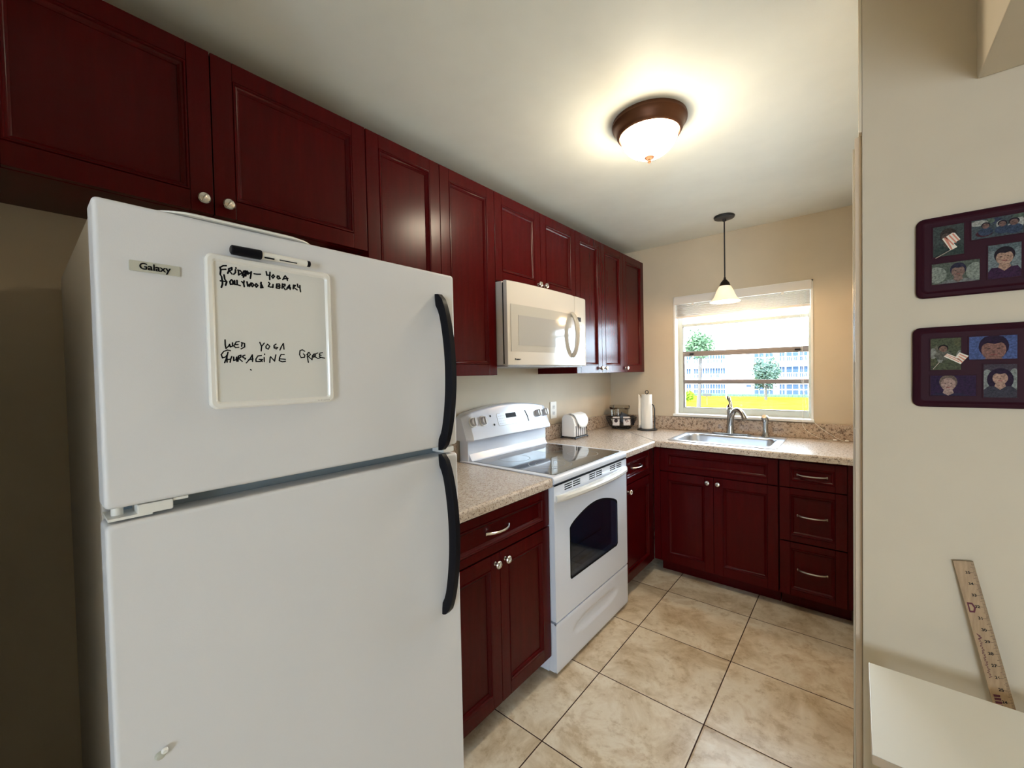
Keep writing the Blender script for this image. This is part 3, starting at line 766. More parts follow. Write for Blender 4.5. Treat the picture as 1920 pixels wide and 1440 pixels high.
def conplate(name, poly, th, m, parent, lift=.0004, bev=.0006, label=None):
    o3 = lambda a, s, d: tuple(Vector((.1215, a, 1.044))+cu*s+cn*(lift+d))
    return MB().prism(poly, 0, th, o3, bev).build(name, m, parent, label=label)
SL = math.hypot(.148, .0455)
for y in (-1.832, -1.752):
    s = .088; c = Vector((.1215, y, 1.044))+cu*s; b = MB()
    T = Matrix.Translation(c) @ Matrix((Vector((0, 1, 0)), cu, cn)).transposed().to_4x4()
    b.lathe([(.030, 0), (.030, .0025), (.026, .004)], (0, 0, .0002), 32); b.bm.transform(T)
    q = b.build('knob_ring', M_WHITE, cons)
    b = MB(); b.lathe([(.0235, .004), (.0225, .018), (.020, .021), (.0, .0212)], (0, 0, 0), 28); b.box(-.0045, .0045, -.0215, .0215, .018, .026, .002); b.bm.transform(T)
    b.build('control_knob', M_KNOBPL, cons)
for y in (-1.238, -1.160):
    s = .090; c = Vector((.1215, y, 1.044))+cu*s; b = MB()
    T = Matrix.Translation(c) @ Matrix((Vector((0, 1, 0)), cu, cn)).transposed().to_4x4()
    b.lathe([(.0235, .0005), (.0235, .006), (.0225, .018), (.020, .021), (.0, .0212)], (0, 0, 0), 28); b.box(-.0045, .0045, -.0215, .0215, .018, .026, .002); b.bm.transform(T)
    b.build('control_knob', M_KNOBPL, cons)
conplate('panel_outline', rrect(-1.6345, -1.3495, .0445, .1205, .011, 4), .0006, M_GREYPL, cons, bev=0)
scr = conplate('touch_panel', rrect(-1.632, -1.352, .047, .118, .010, 4), .0012, M_RANGE, cons)
b = MB(); o3 = lambda a, s, d: tuple(Vector((.1215, a, 1.044))+cu*s+cn*(.0019+d))
b.prism(rrect(-1.556, -1.462, .086, .114, .004, 3), 0, .0012, o3); b.build('clock_display', M_BLACK, scr)
b = MB(); b.prism([(-1.372, .118), (-1.364, .118), (-1.351, .082), (-1.349, .048), (-1.356, .048), (-1.359, .080)], 0, .0014, o3); b.build('dark_trim_line', M_BLACK, scr)
for (y, s) in ((-1.686, .110), (-1.668, .058)):
    b = MB(); b.prism(rrect(y-.006, y+.006, s-.006, s+.006, .005, 3), 0, .0006, lambda a, s2, d: tuple(Vector((.1215, a, 1.044))+cu*s2+cn*(.0006+d)))
    b.build('indicator_light', M_BLACK, cons)
for y0_, dy_, w_, h_ in ((-1.622, .015, .007, .0025), (-1.442, .018, .009, .0015)):
    b = MB()
    for r in range(4):
        for k in range(4): y = y0_+k*dy_; b.prism([(y, .056+r*.015), (y+w_, .056+r*.015), (y+w_, .056+h_+r*.015), (y, .056+h_+r*.015)], 0, .0004, o3)
    b.build('button_print', M_GREYPL, scr, smooth=False)
# oven door
b = MB()
wy0, wy1, wz0, wz1 = -1.748, -1.236, .400, .662
def arch_poly(g=0., n=12):
    P_ = [(wy0-g+.012, wz0-g), (wy1+g-.012, wz0-g), (wy1+g, wz0-g+.012), (wy1+g, wz1+g-.012)]
    for i in range(n+1):
        t = i/n; P_.append((wy1+g+(wy0-wy1-2*g)*t - (.012 if i == 0 else 0) + (.012 if i == n else 0), wz1+g+.056*math.sin(PI*t)))
    P_ += [(wy0-g, wz1+g-.012), (wy0-g, wz0-g+.012)]
    return P_
# door slab built with an arched opening
bm_ = bmesh.new()
inner = arch_poly(); outer = rrect(RY0+.002, RY1-.002, .252, .8735, .006, 3)
def slab(bm_, x0, x1):
    for X_, flip in ((x1, False), (x0, True)):
        vo = [bm_.verts.new((X_, a, z)) for a, z in outer]; vi = [bm_.verts.new((X_, a, z)) for a, z in inner]
        eo = [bm_.edges.new((vo[i], vo[(i+1) % len(vo)])) for i in range(len(vo))]; ei = [bm_.edges.new((vi[i], vi[(i+1) % len(vi)])) for i in range(len(vi))]
        bmesh.ops.triangle_fill(bm_, edges=eo+ei, use_beauty=True)
        yield vo, vi
(vo1, vi1), (vo0, vi0) = list(slab(bm_, .602, RXF-.002))
for A_, B_ in ((vo1, vo0), (vi1, vi0)):
    for i in range(len(A_)): bm_.faces.new((A_[i], A_[(i+1) % len(A_)], B_[(i+1) % len(A_)], B_[i]))
bmesh.ops.recalc_face_normals(bm_, faces=bm_.faces[:])
b._merge(bm_)
door = b.build('oven_door', M_RANGE, G, smooth=False)
MB().prism(arch_poly(-.0005), RXF-.006, RXF-.0035, lambda a, z, d: (d, a, z)).build('oven_window', clear_glass('oven_glass', (.66, .74, .86), .8), door, smooth=False)
b = MB(); A_ = arch_poly(-.001); B_ = arch_poly(-.010)
n_ = len(A_); b.faces([(RXF-.0030, a, z) for a, z in A_]+[(RXF-.0030, a, z) for a, z in B_], [(i, (i+1) % n_, n_+(i+1) % n_, n_+i) for i in range(n_)])
b.build('window_border', M_BLACK, door, smooth=False)
b = MB(); b.prism(arch_poly(-.0008), .6025, .604, lambda a, z, d: (d, a, z)); b.build('reflection_tinted_cavity', M_OVENIN, door, smooth=False)
for z in (.535, .445):
    b = MB(); b.tube([(.620, wy0+.004, z), (.620, wy1-.10, z)], .0028, 8); b.tube([(.612, wy0+.004, z-.012), (.612, wy1-.14, z-.012)], .0016, 6)
    b.build('oven_rack', M_NICKEL, door)
for (ya, yb) in ((-1.790, -1.640), (-1.560, -1.412), (-1.328, -1.176)):
    b = MB()
    for r in range(3):
        for k in range(2):
            m0 = ya+(yb-ya)*(.51*k); b.box(RXF-.0025, RXF-.0012, m0+.004, m0+(yb-ya)*.46, .840+r*.0105, .8455+r*.0105, .001)
    b.build('vent_slots', M_BLACK, door, smooth=False)
b = MB(); n = 24; rings = []   # wide bowed handle
for i in range(n+1):
    t = i/n; y = RY0+.012+(RY1-RY0-.024)*t; e = math.sin(PI*t)**.55; o = .004+.042*e; e2 = min(1, min(t, 1-t)/.05)
    zt = .832-.000*e; zb = .800+.004*e
    d0 = max(.0005, o-.020-.012*e)
    if min(t, 1-t) > .06: xi = RXF+d0
    else: xi = RXF-.0015
    xo = RXF+o+.006
    rings.append([Vector((xi, y, zb+.003)), Vector((xo-.006, y, zb)), Vector((xo, y, zb+.008)), Vector((xo, y, zt-.008)), Vector((xo-.006, y, zt)), Vector((xi, y, zt-.002))])
b.loft(rings); b.build('door_handle', M_WHITE, door)
MB().box(RXF-.002, RXF-.0008, RY0+.004, RY1-.004, .8738, .8800).build('top_gap_shade', M_BLACK, G, smooth=False)  # black strip painting the shade of the gap above the oven door
# storage drawer with a scooped grip
b = MB(); ny, nz = 60, 24; dz0, dz1 = .020, .244; V = []; Fc = []
for j in range(nz+1):
    for i in range(ny+1):
        y = RY0+.002+(RY1-RY0-.004)*i/ny; z = dz0+(dz1-dz0)*j/nz
        a = (y-(RY0+RY1)/2)/.235; c = (z-.150)/.034
        r2 = abs(a)**3+abs(c)**2.4; dep = .0118*max(0, 1-r2)**.55 if r2 < 1 else 0
        if c < 0: dep *= .8
        ed = min(i, ny-i, j, nz-j); V.append((RXF-.0005-dep-(.002 if ed == 0 else 0), y, z))
for j in range(nz):
    for i in range(ny): a = j*(ny+1)+i; Fc.append((a, a+1, a+ny+2, a+ny+1))
b.faces(V, Fc); b.box(.602, RXF-.0125, RY0+.002, RY1-.002, dz0, dz1); 
b.box(RXF-.0125, RXF-.0028, RY0+.002, RY0+.006, dz0, dz1); b.box(RXF-.0125, RXF-.0028, RY1-.006, RY1-.002, dz0, dz1); b.box(RXF-.0125, RXF-.0028, RY0+.002, RY1-.002, dz1-.004, dz1); b.box(RXF-.0125, RXF-.0028, RY0+.002, RY1-.002, dz0, dz0+.004)
b.build('storage_drawer', M_RANGE, G)

# ------------------------------------------------------------------ microwave
MY0, MY1, MZ0, MZ1 = -1.862, -1.101, 1.427, 1.8475
MW = thing('microwave_oven', 'white over-the-range microwave under the short wall cabinet', 'microwave', (.2, -1.48, MZ0))
MB().box(.002, .345, MY0+.002, MY1-.002, MZ0+.004, MZ1-.001, .002).build('body', M_MW, MW)
def mwx(y):  # bowed front
    t = (y-MY0)/(MY1-MY0); return .383+.018*math.sin(PI*min(1, max(0, t)))**.7
def mwpanel(name, y0, y1, z0, z1, m, parent, n=14, back=.358, out=0., r=.0, label=None):
    b = MB(); rings = []
    for i in range(n+1):
        y = y0+(y1-y0)*i/n; x = mwx(y)+out; e = .003 if i in (0, n) else 0
        rings.append([Vector((back, y, z0)), Vector((x-.006-e, y, z0)), Vector((x-.001-e, y, z0+.003)), Vector((x-e, y, z0+.008)), Vector((x-e, y, z1-.008)), Vector((x-.001-e, y, z1-.003)), Vector((x-.006-e, y, z1)), Vector((back, y, z1))])
    b.loft(rings); return b.build(name, m, parent, label=label)
mwd = mwpanel('oven_door', MY0, -1.2525, MZ0+.001, MZ1-.001, M_MW, MW)
mwc = mwpanel('control_panel', -1.2495, MY1, MZ0+.001, MZ1-.001, M_MW, MW, 6)
def curvedplate(name, y0, y1, z0, z1, out, m, parent, n=12, th=.0015):
    b = MB(); rings = []
    for i in range(n+1):
        y = y0+(y1-y0)*i/n; x = mwx(y)+out
        rings.append([Vector((x-th, y, z0)), Vector((x, y, z0)), Vector((x, y, z1)), Vector((x-th, y, z1))])
    b.loft(rings); return b.build(name, m, parent, smooth=False)
M_MWBEZ = mat('microwave_bezel', (.44, .42, .385), .08, coat=.3)
curvedplate('door_bezel', -1.842, -1.300, 1.498, 1.732, .0008, M_MWBEZ, mwd)
curvedplate('door_window', -1.790, -1.370, 1.530, 1.680, .0022, M_MWGLASS, mwd)
b = MB()   # two mirrored bowed handle strips
for (yc, s) in ((-1.292, 1),):
    P_ = [(mwx(yc)+.002+.040*math.sin(PI*i/16)**.6, yc, 1.735-.250*i/16) for i in range(17)]
    b.tube(P_, [.015+.006*math.sin(PI*i/16) for i in range(17)], 12, flat=((1, 0, 0), .6))
b.build('door_handle', M_MWHANDLE, mwd)
curvedplate('clock_display', -1.222, -1.176, 1.696, 1.722, .0008, M_BLACK, mwc, 3)
b = MB(); random.seed(11)
for r in range(9):
    for k in range(3):
        y = -1.226+k*.030; x = mwx(y)+.0006; z = 1.672-r*.0185; w = random.choice((.012, .018, .022)); h = .0035 if r < 4 else .0022
        b.box(x-.001, x, y, y+w, z, z+h)
b.build('button_print', M_GREYPL, mwc, smooth=False)
lg = text_mesh('name_plate', 'Kenmore', .0125, (mwx(-1.80)+.0006, -1.8205, 1.4555), (.02, 1, 0), (0, 0, 1), M_BLACK, mwd, bold=.0004)
b = MB(); b.box(.03, .36, MY0+.02, MY1-.02, MZ0-.006, MZ0+.003, .002); b.build('grease_filter', M_GREYPL, MW)
MB().box(.345, .359, MY0+.008, MY1-.008, MZ0+.010, MZ1-.008).build('door_gap_shade', M_BLACK, MW, smooth=False)  # solid black strip standing in for the shade between door and body

# ------------------------------------------------------------------ lights on the ceiling
LC = (1.04, -1.72)
L = thing('ceiling_lamp', 'lit flush-mount ceiling lamp with bronze ring and alabaster glass bowl', 'lamp', (LC[0], LC[1], H))
b = MB(); b.lathe([(.145, 0), (.1465, -.006), (.146, -.014), (.140, -.020), (.134, -.030), (.130, -.044), (.125, -.054), (.118, -.059), (.112, -.057), (.112, -.02)], (LC[0], LC[1], H-.0005), 56, cap=True); b.build('mounting_ring', M_BRONZE, L)
b = MB(); pr = [(.1115*math.cos(a), -.052-.094*math.sin(a)) for a in [PI/2*i/14 for i in range(15)]]
b.lathe(pr, (LC[0], LC[1], H), 56, cap=False); b.build('glass_bowl', M_BOWL, L)
b = MB(); b.lathe([(.018, -.144), (.020, -.148), (.013, -.154), (.006, -.157), (.0075, -.162), (.006, -.168), (.001, -.172)], (LC[0], LC[1], H), 20); b.build('finial', M_BRONZE, L)
PC = (1.016, -.36)
P_ = thing('pendant_lamp', 'lit bell-shaped pendant lamp hanging from a black stem before the window', 'lamp', (PC[0], PC[1], H))
b = MB(); b.lathe([(.062, 0), (.064, -.004), (.060, -.014), (.045, -.018), (.012, -.022), (.010, -.034), (.005, -.036)], (PC[0], PC[1], H-.0005), 40); b.build('canopy', M_BLACKWIRE, P_)
MB().tube([(PC[0], PC[1], H-.03), (PC[0], PC[1], 2.0)], .0042, 10).build('stem', M_BLACKWIRE, P_)
b = MB(); b.lathe([(.007, .052), (.0075, .040), (.013, .034), (.026, .018), (.033, .0), (.033, -.006), (.028, -.008)], (PC[0], PC[1], 1.949), 28); b.build('socket_cap', M_DARKBRONZE, P_)
b = MB(); so = [(.030, 1.947), (.038, 1.938), (.050, 1.915), (.060, 1.888), (.070, 1.866), (.084, 1.850), (.093, 1.842), (.0915, 1.8395), (.082, 1.846), (.067, 1.862), (.057, 1.885), (.047, 1.912), (.034, 1.936), (.026, 1.944)]
b.lathe([(r, z) for r, z in so], (PC[0], PC[1], 0), 40, cap=False); b.build('glass_shade', M_SHADE, P_)

# ------------------------------------------------------------------ small things on the counter
O = thing('power_outlet', 'white double power outlet on the wall right of the range', 'outlet', (0, -.922, 1.12))
fx = lambda a, z, d: (d, a, z)
MB().prism(rrect(-.960, -.884, 1.060, 1.180, .004, 3), .0004, .0065, fx, .0015).build('cover_plate', M_WHITEPL, O)
for z in (1.098, 1.142):
    s_ = MB().prism(rrect(-.939, -.905, z-.015, z+.015, .010, 4), .0066, .0085, fx, .0006).build('socket', M_WHITE, O)
    b = MB(); b.box(.0085, .0089, -.930, -.9275, z-.004, z+.006); b.box(.0085, .0089, -.9165, -.914, z-.004, z+.006); b.lathe([(.0022, 0), (.0022, .0004)], (.0085, -.922, z-.010), 8, 'x')
    b.build('slots', M_BLACK, s_, smooth=False)
NH = thing('napkin_holder', 'black wire napkin holder standing on the counter right of the range', 'napkin holder', (.085, -.79, .914))
b = MB(); ya, yb, xa, xb, zt = -.880, -.706, .040, .150, .985
for x in (xb,):
    for i in range(6):
        y = ya+.012+(yb-ya-.024)*i/5; h = .075+.020*math.sin(PI*i/5)
        b.tube([(x-.045, y, .922), (x+.008, y, .9215), (x+.010, y, .93), (x+.010, y, .93+h*.6), (x+.004, y+(.006 if i < 3 else -.002), .93+h)], .0026, 8)
b.tube([(xb+.010, ya, .924), (xb+.010, yb, .924)], .003, 8); b.tube([(xa, ya, .924), (xa, yb, .924)], .003, 8)
b.tube([(xa, ya, .924), (xb+.01, ya, .924)], .003, 8); b.tube([(xa, yb, .924), (xb+.01, yb, .924)], .003, 8)
for x, y in ((xa, ya), (xa, yb), (xb+.008, ya), (xb+.008, yb)): b.lathe([(.006, 0), (.0065, .004), (.004, .010)], (x, y, .9135), 10)
b.tube([(xa, ya+.02, .924), (xa-.004, ya+.02, 1.04), (xa-.002, ya+.07, 1.075), (xa-.002, yb-.07, 1.075), (xa-.004, yb-.02, 1.04), (xa, yb-.02, .924)], .003, 8)
b.build('wire_frame', M_BLACKWIRE, NH)
NS = thing('napkin_stack', 'stack of white paper napkins in the wire holder, top one folded over', 'napkins', (.09, -.79, .93))
b = MB(); prof_ = [(.042, .928), (.146, .928), (.148, 1.02), (.140, 1.055), (.118, 1.080), (.085, 1.088), (.058, 1.080), (.044, 1.055)]
b.prism(prof_, -.874, -.712, lambda a, z, d: (a, d, z), .003); b.build('napkins', M_NAPKIN, NS)
b = MB(); V = []; Fc = []; nu, nv = 12, 14
for j in range(nv+1):
    y = -.862+(.158)*j/nv
    for i in range(nu+1):
        t = i/nu; dr = 1-.30*abs(2*(j/nv)-1)**3
        path = [(.060, 1.085), (.100, 1.093), (.135, 1.082), (.152, 1.055), (.160, 1.02), (.162, .985)]
        s = t*dr*(len(path)-1); k = min(int(s), len(path)-2); q = s-k
        x = path[k][0]*(1-q)+path[k+1][0]*q; z = path[k][1]*(1-q)+path[k+1][1]*q
        V.append((x, y+.016*t, z+.001))
for j in range(nv):
    for i in range(nu): a = j*(nu+1)+i; Fc.append((a, a+1, a+nu+2, a+nu+1))
b.faces(V, Fc); tn = b.build('folded_napkin', M_PAPER, NS)
sm = tn.modifiers.new('t', 'SOLIDIFY'); sm.thickness = .0015

# wire basket with packets and a clear tub
BC = (.165, -.150)
BK = thing('wire_basket', 'round black wire basket holding packets in the counter corner', 'basket', (BC[0], BC[1], .914))
b = MB()
def circ(r, z, n=40): return [(BC[0]+r*math.cos(2*PI*i/n), BC[1]+r*math.sin(2*PI*i/n), z) for i in range(n)]
for r, z, w in ((.074, .917, .0035), (.096, .940, .002), (.112, .968, .002), (.124, 1.004, .0038)): b.tube(circ(r, z), w, 8, closed=True)
for i in range(22):
    a = 2*PI*i/22; b.tube([(BC[0]+r*math.cos(a), BC[1]+r*math.sin(a), z) for r, z in ((.0, .917), (.074, .917), (.096, .940), (.112, .968), (.124, 1.004))], .0017, 6)
b.lathe([(.0, 0), (.068, 0), (.068, .0015), (.0, .0015)], (BC[0], BC[1], .9185), 30)
b.build('wire_bowl', M_BLACKWIRE, BK)
def packet(x, y, z, w, h, rx, rz, m, label, mark=None, tilt=0):
    t = thing('sauce_packet', label, 'packet', (x, y, z), 'packets in the wire basket')
    T = Matrix.Translation((x, y, z)) @ Matrix.Rotation(rz, 4, 'Z') @ Matrix.Rotation(rx, 4, 'X') @ Matrix.Rotation(tilt, 4, 'Y')
    b = MB(); rings = []
    for i in range(9):
        v = i/8; th = .0005+.0045*math.sin(PI*v)**.5
        rings.append([Vector((-w/2, 0, (v-.5)*h)), Vector((-w*.4, -th, (v-.5)*h)), Vector((w*.4, -th, (v-.5)*h)), Vector((w/2, 0, (v-.5)*h)), Vector((w*.4, th, (v-.5)*h)), Vector((-w*.4, th, (v-.5)*h))])
    b.loft(rings); b.bm.transform(T); p = b.build('pouch', m, t)
    if mark is not None:
        b = MB()
        if mark == 'disc':
            b.lathe([(.0, -.0002), (.015, -.0002), (.015, .0002), (.0, .0002)], (0, -.0058, .002), 20, 'y')
        else:
            for k in range(5): a = 2*PI*k/5+.3; b.tube([(.005*math.cos(a), -.006, .005*math.sin(a)), (.014*math.cos(a+.5), -.0054, .014*math.sin(a+.5))], .0022, 5, flat=((0, 1, 0), .3))
        b.bm.transform(T); b.build('print', M_MARK[mark], p, smooth=False)
M_MARK = {'disc': mat('packet_dark_print', (.04, .02, .025), .6), 'star': mat('packet_red_print', (.12, .03, .03), .6)}
M_PACKW = mat('packet_foil_white', (.70, .66, .66), .4); M_PACKB = mat('packet_black', (.012, .012, .018), .35); M_PACKG = mat('packet_grey', (.34, .33, .30), .5)
az = math.radians(22)
packet(.176, -.268, .984, .054, .072, -.25, az-.05, M_PACKW, 'white packet with a dark round print, front left in the basket', 'disc')
packet(.250, -.226, .985, .056, .072, -.25, az+.25, M_PACKW, 'white packet with a star-like print, front right in the basket', 'star')
packet(.205, -.205, 1.005, .058, .085, -.1, az, M_PACKB, 'black packet standing up in the middle of the basket', None, .4)
packet(.142, -.222, .972, .040, .082, -.35, az-.2, M_PACKG, 'grey packet leaning at the left of the basket', None, -.5)
packet(.274, -.165, .986, .034, .082, -.3, az+.9, M_PACKB, 'dark packet leaning at the right of the basket', None, .35)
TB = thing('plastic_tub', 'clear plastic food tub upside down behind the basket packets', 'tub', (.13, -.10, .93))
def rr4(s, r, z): return [Vector((.128+x, -.098+y, z)) for x, y in rrect(-.068*s, .068*s, -.055*s, .055*s, r, 5)]
b = MB(); b.loft([rr4(.80, .018, .925), rr4(.95, .022, 1.065), rr4(1.08, .025, 1.072), rr4(1.08, .025, 1.094), rr4(1.04, .024, 1.100), rr4(.86, .02, 1.101)]); b.build('tub_shell', M_TUB, TB)
TH = thing('paper_towel_holder', 'black metal paper towel stand on the counter left of the window', 'paper towel holder', (.393, -.144, .914))
b = MB(); tx, ty = .388, -.146
b.lathe([(.078, 0), (.078, .006), (.070, .010), (.02, .012)], (tx, ty, .9135), 36); b.build('base', M_BLACKWIRE, TH)
b = MB(); b.tube([(tx, ty, .92), (tx, ty, 1.205)], .005, 10)
b.tube([(tx+.013*math.cos(2*PI*i/20), ty, 1.218+.014*math.sin(2*PI*i/20)) for i in range(20)], .0030, 8, closed=True); b.build('post', M_BLACKWIRE, TH)
b = MB(); b.tube([(tx+.066, ty-.012, .92), (tx+.066, ty-.012, 1.085), (tx+.060, ty-.011, 1.110), (tx+.046, ty-.008, 1.122)], .0045, 10); b.build('tension_arm', M_BLACKWIRE, TH)
TR = thing('paper_towel_roll', 'thin roll of white paper towel on the black stand', 'paper towel', (tx, ty, .925))
b = MB(); rings = []
for k in range(13):
    z = .926+(1.200-.926)*k/12; r = []
    for i in range(40):
        a = 2*PI*i/40; w = 1+.03*math.sin(3*a+k*.3)+.02*math.sin(7*a-k*.5); fl = 1.14 if PI*.9 < a < PI*1.35 and k < 11 else 1
        r.append(Vector((tx+.040*w*fl*math.cos(a), ty+.040*w*math.sin(a), z)))
    rings.append(r)
rings.append([Vector((tx+(v.x-tx)*.35, ty+(v.y-ty)*.35, 1.2005)) for v in rings[-1]])
b.loft(rings); b.build('roll', M_TOWEL, TR)
b = MB(); V = []; Fc = []
for j in range(9):
    z = .930+.245*j/8
    for i in range(4): V.append((tx-.040-.004*i, ty-.012-.012*i+.004*math.sin(j), z+(.01*i if j == 8 else 0)))
for j in range(8):
    for i in range(3): a = j*4+i; Fc.append((a, a+1, a+5, a+4))
b.faces(V, Fc); sh = b.build('loose_sheet', M_TOWEL, TR); sh.modifiers.new('t', 'SOLIDIFY').thickness = .001

# ------------------------------------------------------------------ collage frames on the partition wall
SK = (.52, .33, .23)
PM = {}
def photo_mat(c):
    m = mat('photo_print_%d' % len(PM), c, .5, spec=.1); t = noise(m, 260, 4, .7)
    c = tuple(v*.62 for v in c)
    r = ramp(m, t.outputs[0], [(.35, tuple(v*.55 for v in c)), (.65, tuple(v*1.45 for v in c))]); nt(m)[1].new(r.outputs[0], nt(m)[2].inputs['Base Color']); return m
def pm(c):
    k = tuple(round(v, 3) for v in c)
    if k not in PM: PM[k] = photo_mat(k)
    return PM[k]
def photo(parent, x0, x1, z0, z1, kind, pal, seed=0):
    """a small printed photo: flat print with simple painted shapes"""
    random.seed(seed); yb = YW-.0125; b = MB(); mats = []
    lay = [0]
    def shape(poly, c):
        lay[0] += 1; m = pm(c)
        if m not in mats: mats.append(m)
        b.mi = mats.index(m)
        P = [(min(max(x, 0), 1), min(max(z, 0), 1)) for x, z in poly]
        d = yb-.00006*lay[0]
        b.faces([(x0+(x1-x0)*x, d, z0+(z1-z0)*z) for x, z in P], [tuple(range(len(P)))])
    def ell(cx, cz, rx, rz, c, n=20, rot=0): 
        shape([(cx+rx*math.cos(2*PI*i/n), cz+rz*math.sin(2*PI*i/n)) for i in range(n)], c)
    asp = (x1-x0)/(z1-z0)
    shape([(0, 0), (1, 0), (1, 1), (0, 1)], pal['bg'])
    if kind == 'portrait':
        s = pal.get('s', 1.); cx = pal.get('cx', .5); cz = pal.get('cz', .56); rz = .23*s; rx = rz/asp*.78
        if 'bg2' in pal:
            ell(.1, .45, .22, .4, pal['bg2']); ell(.92, .45, .2, .42, pal['bg2'])
        if pal.get('long'): ell(cx, cz-.06, rx*1.75, rz*1.75, pal['hair'])
        shape([(cx-rx*3.2, -.01), (cx-rx*3.0, cz-rz*1.9), (cx-rx*1.5, cz-rz*1.35), (cx+rx*1.5, cz-rz*1.35), (cx+rx*3.0, cz-rz*1.9), (cx+rx*3.2, -.01)], pal['cloth'])
        shape([(cx-rx*.5, cz-rz*.7), (cx-rx*.75, cz-rz*1.35), (cx, cz-rz*1.9), (cx+rx*.75, cz-rz*1.35), (cx+rx*.5, cz-rz*.7)], pal.get('skin', SK))
        ell(cx, cz+rz*.28, rx*1.22, rz*1.12, pal['hair'])
        ell(cx, cz-.02, rx, rz*.98, pal.get('skin', SK))
        if not pal.get('bald'): shape([(cx-rx*1.05, cz+rz*.35), (cx-rx*.5, cz+rz*.62), (cx+rx*.1, cz+rz*.5), (cx+rx*.6, cz+rz*.64), (cx+rx*1.05, cz+rz*.35), (cx+rx*.8, cz+rz*1.15), (cx, cz+rz*1.38), (cx-rx*.8, cz+rz*1.15)], pal['hair'])
        dk = tuple(v*.25 for v in pal.get('skin', SK))
        for q in (-1, 1): ell(cx+q*rx*.40, cz+rz*.08, rx*.15, rz*.06, dk, 8)
        ell(cx, cz-rz*.2, rx*.10, rz*.13, tuple(v*.7 for v in pal.get('skin', SK)), 8)
        ell(cx, cz-rz*.50, rx*.34, rz*.07, (.32, .10, .09), 10)
    else:
        for k in range(pal.get('n', 9)):
            ell(random.random(), random.uniform(.2, .9), random.uniform(.08, .2), random.uniform(.10, .26), random.choice(pal['cs']), 10)
        for (cx, cz, r) in pal['heads']:
            ell(cx, cz-r*2.0, r*1.9/asp, r*1.5, pal['cloth']); ell(cx, cz+r*.3, r*1.15/asp, r*1.1, pal['hair']); ell(cx, cz, r*.9/asp, r*.95, pal.get('skin', SK))
            for q in (-1, 1): ell(cx+q*r*.35/asp, cz+r*.1, r*.12/asp, r*.08, (.08, .05, .04), 6)
            ell(cx, cz-r*.45, r*.3/asp, r*.08, (.3, .1, .09), 8)
    return b.build('photo', mats, parent, smooth=False)
def collage(label, x0, x1, z0, z1, photos):
    t = thing('collage_frame', label, 'picture frame', ((x0+x1)/2, YW, z0))
    b = MB(); f = lambda a, z, d: (a, YW-d, z)
    def rg(o, r, d): return [Vector(f(a, z, d)) for a, z in rrect(x0+o, x1-o, z0+o, z1-o, r, 6)]
    b.loft([rg(.002, .014, .0005), rg(0, .015, .003), rg(0, .015, .009), rg(.003, .013, .0125), rg(.010, .010, .0142), rg(.014, .008, .0120), rg(.016, .008, .0117)])
    fr = b.build('frame', M_FRAMEWOOD, t)
    for k, (a0, a1, c0, c1, kind, pal) in enumerate(photos):
        m = MB(); w = .0022   # raised lip round each opening
        for q in ((a0-w, a1+w, c1, c1+w), (a0-w, a1+w, c0-w, c0), (a0-w, a0, c0, c1), (a1, a1+w, c0, c1)):
            m.box(q[0], q[1], YW-.0128, YW-.0118, q[2], q[3], .0003)
        m.build('opening_lip', M_FRAMEWOOD, fr)
        photo(t, a0, a1, c0, c1, kind, pal, k+int(z0*100))
    return t
collage('upper dark brown collage frame with four family photos on the wall', 1.8045, 2.075, 1.5500, 1.7435, [
    (1.834, 1.885, 1.647, 1.7185, 'portrait', dict(bg=(.07, .085, .08), cloth=(.05, .07, .06), hair=(.05, .035, .03), skin=(.12, .085, .07), cz=.62, s=.9)),
    (1.897, 1.975, 1.675, 1.7190, 'scene', dict(bg=(.08, .10, .11), cs=[(.42, .42, .38), (.05, .06, .10), (.08, .02, .03), (.12, .16, .12), (.5, .5, .46)], heads=[(.28, .62, .14), (.60, .60, .14), (.82, .60, .16)], cloth=(.05, .07, .12), hair=(.03, .02, .03), skin=(.22, .13, .11))),
    (1.832, 1.910, 1.581, 1.6300, 'portrait', dict(bg=(.12, .14, .11), bg2=(.30, .33, .28), cloth=(.22, .23, .22), hair=(.035, .03, .06), skin=(.27, .17, .14), cz=.55, cx=.56, s=1.25)),
    (1.923, 1.972, 1.580, 1.6560, 'portrait', dict(bg=(.13, .17, .18), bg2=(.22, .26, .27), cloth=(.05, .015, .05), hair=(.02, .012, .02), skin=(.48, .30, .22), cz=.62, s=.95))])
collage('lower dark brown collage frame with four family photos on the wall', 1.7985, 2.065, 1.2835, 1.4785, [
    (1.830, 1.881, 1.374, 1.4500, 'scene', dict(bg=(.10, .11, .06), n=7, cs=[(.16, .15, .11), (.06, .09, .07), (.30, .30, .26), (.12, .12, .06)], heads=[(.42, .66, .10)], cloth=(.16, .15, .12), hair=(.02, .012, .012), skin=(.26, .15, .11))),
    (1.894, 1.967, 1.397, 1.4500, 'portrait', dict(bg=(.09, .13, .32), cloth=(.05, .03, .05), hair=(.022, .006, .028), skin=(.30, .15, .12), cz=.42, cx=.52, s=2.0)),
    (1.830, 1.905, 1.312, 1.3600, 'portrait', dict(bg=(.035, .012, .05), cloth=(.03, .02, .06), hair=(.20, .14, .11), skin=(.50, .33, .28), cz=.58, cx=.40, s=1.45, bald=True)),
    (1.917, 1.967, 1.309, 1.3850, 'portrait', dict(bg=(.08, .06, .08), bg2=(.30, .32, .30), cloth=(.055, .05, .07), hair=(.025, .008, .03), skin=(.52, .32, .24), cz=.60, s=.85, long=True))])
